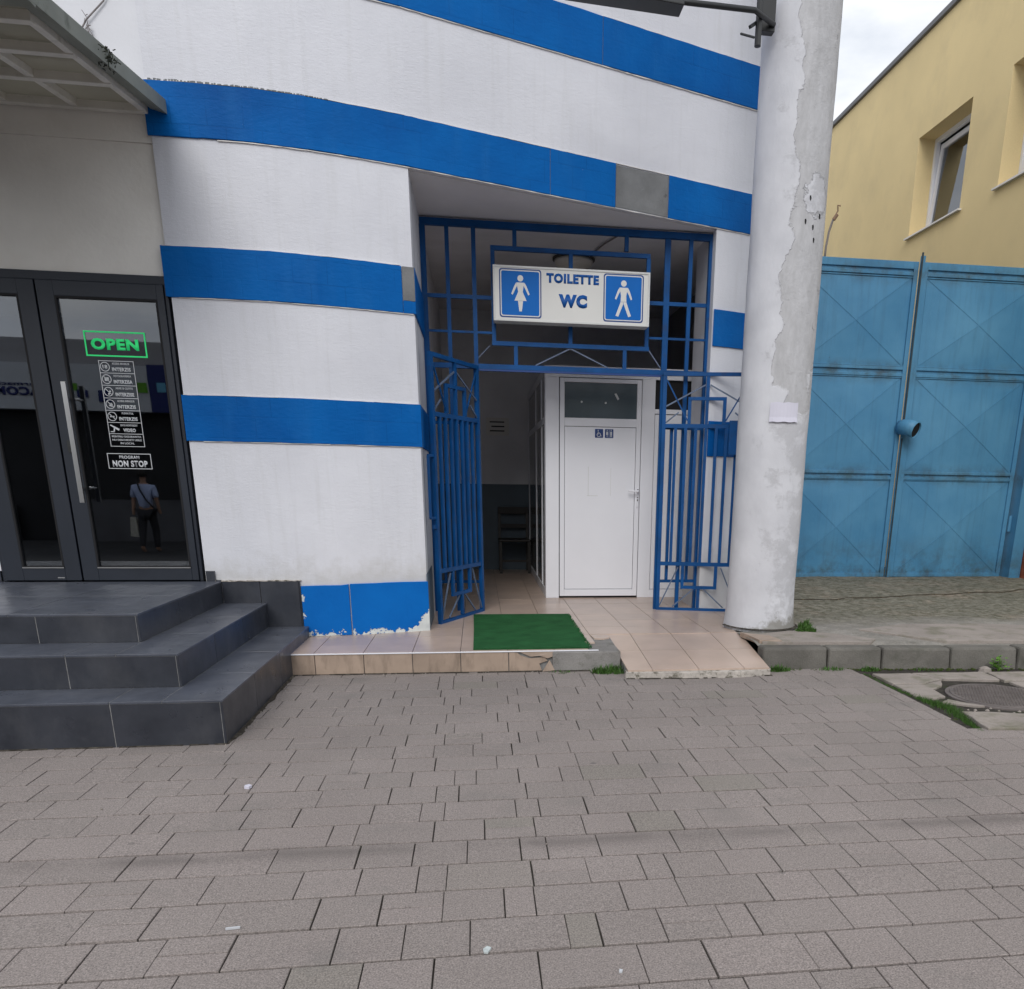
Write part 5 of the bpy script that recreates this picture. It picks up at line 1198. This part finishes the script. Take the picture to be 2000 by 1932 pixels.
litter('chewing_gum', [(-1.045, 3.40), (-1.025, 3.397), (-1.018, 3.418), (-1.032, 3.43), (-1.047, 3.42)], 'whitish crumpled wrapper left of centre on the paving', 'paper', h=.012)
litter('capsule', [(-.020, 2.008), (-.008, 2.005), (.002, 2.03), (-.010, 2.038), (-.022, 2.025)], 'tiny pale plastic scrap near the bottom centre of the paving', 'litter', h=.006)
litter('cigarette_butt', [(-.785, 2.225), (-.745, 2.229), (-.745, 2.235), (-.785, 2.231)], 'thin cigarette butt lying across a joint at lower left', 'sticker', 'cigarette butt')
litter('pebble', [(.350, 1.868), (.358, 1.866), (.362, 1.876), (.353, 1.88)], 'small white pebble at the bottom edge of the paving', 'sticker', 'pebble')

# ------------------------------------------------------------------ across the street (seen in the door glass)
ob = thing('pharmacy_building', (-8, -9.8, -.3), 'pharmacy shopfront across the street mirrored in the glass doors', 'building')
yo = -9.78
MB().box(-26, 14, yo - 6, yo - .02, 2.86, 4.46).build('wall', 'fascia_grey', ob); MB().box(-26, -7.88, yo - .02, yo + .16, 2.85, 3.90).build('fascia', 'fascia', ob)
MB().box(-7.88, -5.2, yo - .02, yo + .18, 2.85, 3.93).build('fascia', 'ph_blue', ob); MB().box(-5.2, 14, yo - .02, yo + .16, 2.85, 3.9).build('fascia', 'fascia', ob)
MB().box(-26, 14, yo - .6, yo - .4, -.4, 2.85).build('shopfront', 'shopdark', ob)
MB().box(-10.6, -6.3, yo - .35, yo - .1, -.35, .75).build('display', 'counter', ob); MB().box(-13.6, -11.6, yo - .35, yo - .1, -.35, .6).build('display', 'counter', ob)
MB().box(-8.16, -7.92, yo + .165, yo + .19, 3.29, 3.51).build('green_square', 'ph_green', ob); MB().box(-7.69, -7.49, yo + .185, yo + .20, 3.31, 3.52).build('blue_square', 'ph_cyan', ob)
MB().box(-9.68, -9.5, yo + .165, yo + .18, 3.30, 3.46).build('green_square', 'ph_green', ob); MB().box(-9.52, -9.28, yo + .182, yo + .19, 3.15, 3.32).build('navy_square', 'ph_blue', ob); MB().box(-9.05, -8.75, yo + .165, yo + .19, 3.05, 3.32).build('navy_square', 'ph_blue', ob)
text('pharmacy_lettering', 'Farmacia', 1.05, .085, -10.84, yo + .162, 3.42, 'ph_blue', ob, .02, facing=1, depth=.02)
text('pharmacy_lettering', 'ACOM', 1.0, .20, -10.83, yo + .162, 3.25, 'ph_blue', ob, .05, facing=1, depth=.02)
# pedestrian walking away across the street
def skin_chain(name, pts, edges, rad, m, parent, root=0, sub=1):
    me = bpy.data.meshes.new(name); me.from_pydata(pts, edges, []); o = bpy.data.objects.new(name, me); place(o, parent)
    sk = o.modifiers.new('skin', 'SKIN'); 
    for i, v in enumerate(me.skin_vertices[0].data): v.radius = (rad[i], rad[i]); v.use_root = (i == root)
    sk.use_smooth_shade = True
    s = o.modifiers.new('sub', 'SUBSURF'); s.levels = sub; s.render_levels = sub
    me.materials.append(M[m]); return o
hx, hy, hz0 = -7.15, -6.5, -.28
pe = thing('person', (hx, hy, hz0), 'pedestrian in a light blue shirt with shoulder strap, mirrored in the glass', 'person')
def V_(x, y, z): return (hx + x, hy + y, hz0 + z)
body = [V_(0, 0, .92), V_(0, 0, 1.10), V_(0, 0, 1.36), V_(0, -.02, 1.46), V_(0, -.02, 1.53), V_(0, -.03, 1.62),
        V_(.18, 0, 1.38), V_(.24, .02, 1.14), V_(.25, -.04, .90), V_(.255, -.06, .82), V_(-.18, 0, 1.38), V_(-.24, -.02, 1.14), V_(-.25, .04, .90), V_(-.255, .03, .80),
        V_(.09, 0, .88), V_(.10, -.10, .48), V_(.10, -.06, .08), V_(.10, -.20, .03), V_(-.09, 0, .88), V_(-.10, .08, .48), V_(-.10, .22, .10), V_(-.10, .10, .03)]
be = [(0, 1), (1, 2), (2, 3), (3, 4), (4, 5), (2, 6), (6, 7), (7, 8), (8, 9), (2, 10), (10, 11), (11, 12), (12, 13), (0, 14), (14, 15), (15, 16), (16, 17), (0, 18), (18, 19), (19, 20), (20, 21)]
br_ = [.13, .125, .13, .06, .055, .095, .06, .045, .033, .032, .06, .045, .033, .032, .085, .06, .042, .04, .085, .06, .042, .04]
skin_chain('body', body, be, br_, 'skin', pe)
skin_chain('shirt', [V_(0, .0, .90), V_(0, 0, 1.12), V_(0, 0, 1.37), V_(.19, 0, 1.38), V_(.245, .02, 1.15), V_(-.19, 0, 1.38), V_(-.245, -.02, 1.15), V_(0, -.01, 1.45)], [(0, 1), (1, 2), (2, 3), (3, 4), (2, 5), (5, 6), (2, 7)], [.165, .155, .155, .075, .07, .075, .07, .075], 'shirt', pe)
skin_chain('trousers', [V_(0, 0, .90), V_(.09, 0, .84), V_(.10, -.10, .48), V_(.10, -.06, .09), V_(-.09, 0, .84), V_(-.10, .08, .48), V_(-.10, .22, .12)], [(0, 1), (1, 2), (2, 3), (0, 4), (4, 5), (5, 6)], [.145, .105, .08, .065, .105, .08, .065], 'trousers', pe)
hr_ = MB().tube([V_(0, .0, 1.60), V_(0, .0, 1.66), V_(0, -.01, 1.72), V_(0, -.01, 1.745)], [.098, .104, .07, .02], 14).build('hair', 'hair', pe, smooth=True)
sb = MB().tube([V_(-.10, .06, 1.50), V_(-.02, .175, 1.33), V_(.10, .185, 1.10), V_(.22, .10, .92)], .02, 6).build('shoulder_strap', 'trousers', pe)
bgg = MB().prism([V_(-.19, .05, .76), V_(-.30, .05, .76), V_(-.34, .05, .36), V_(-.18, .05, .34)], (0, .08, 0)).build('shopping_bag', 'bagw'); tag(bgg, 'pale plastic shopping bag held by the mirrored pedestrian', 'bag')
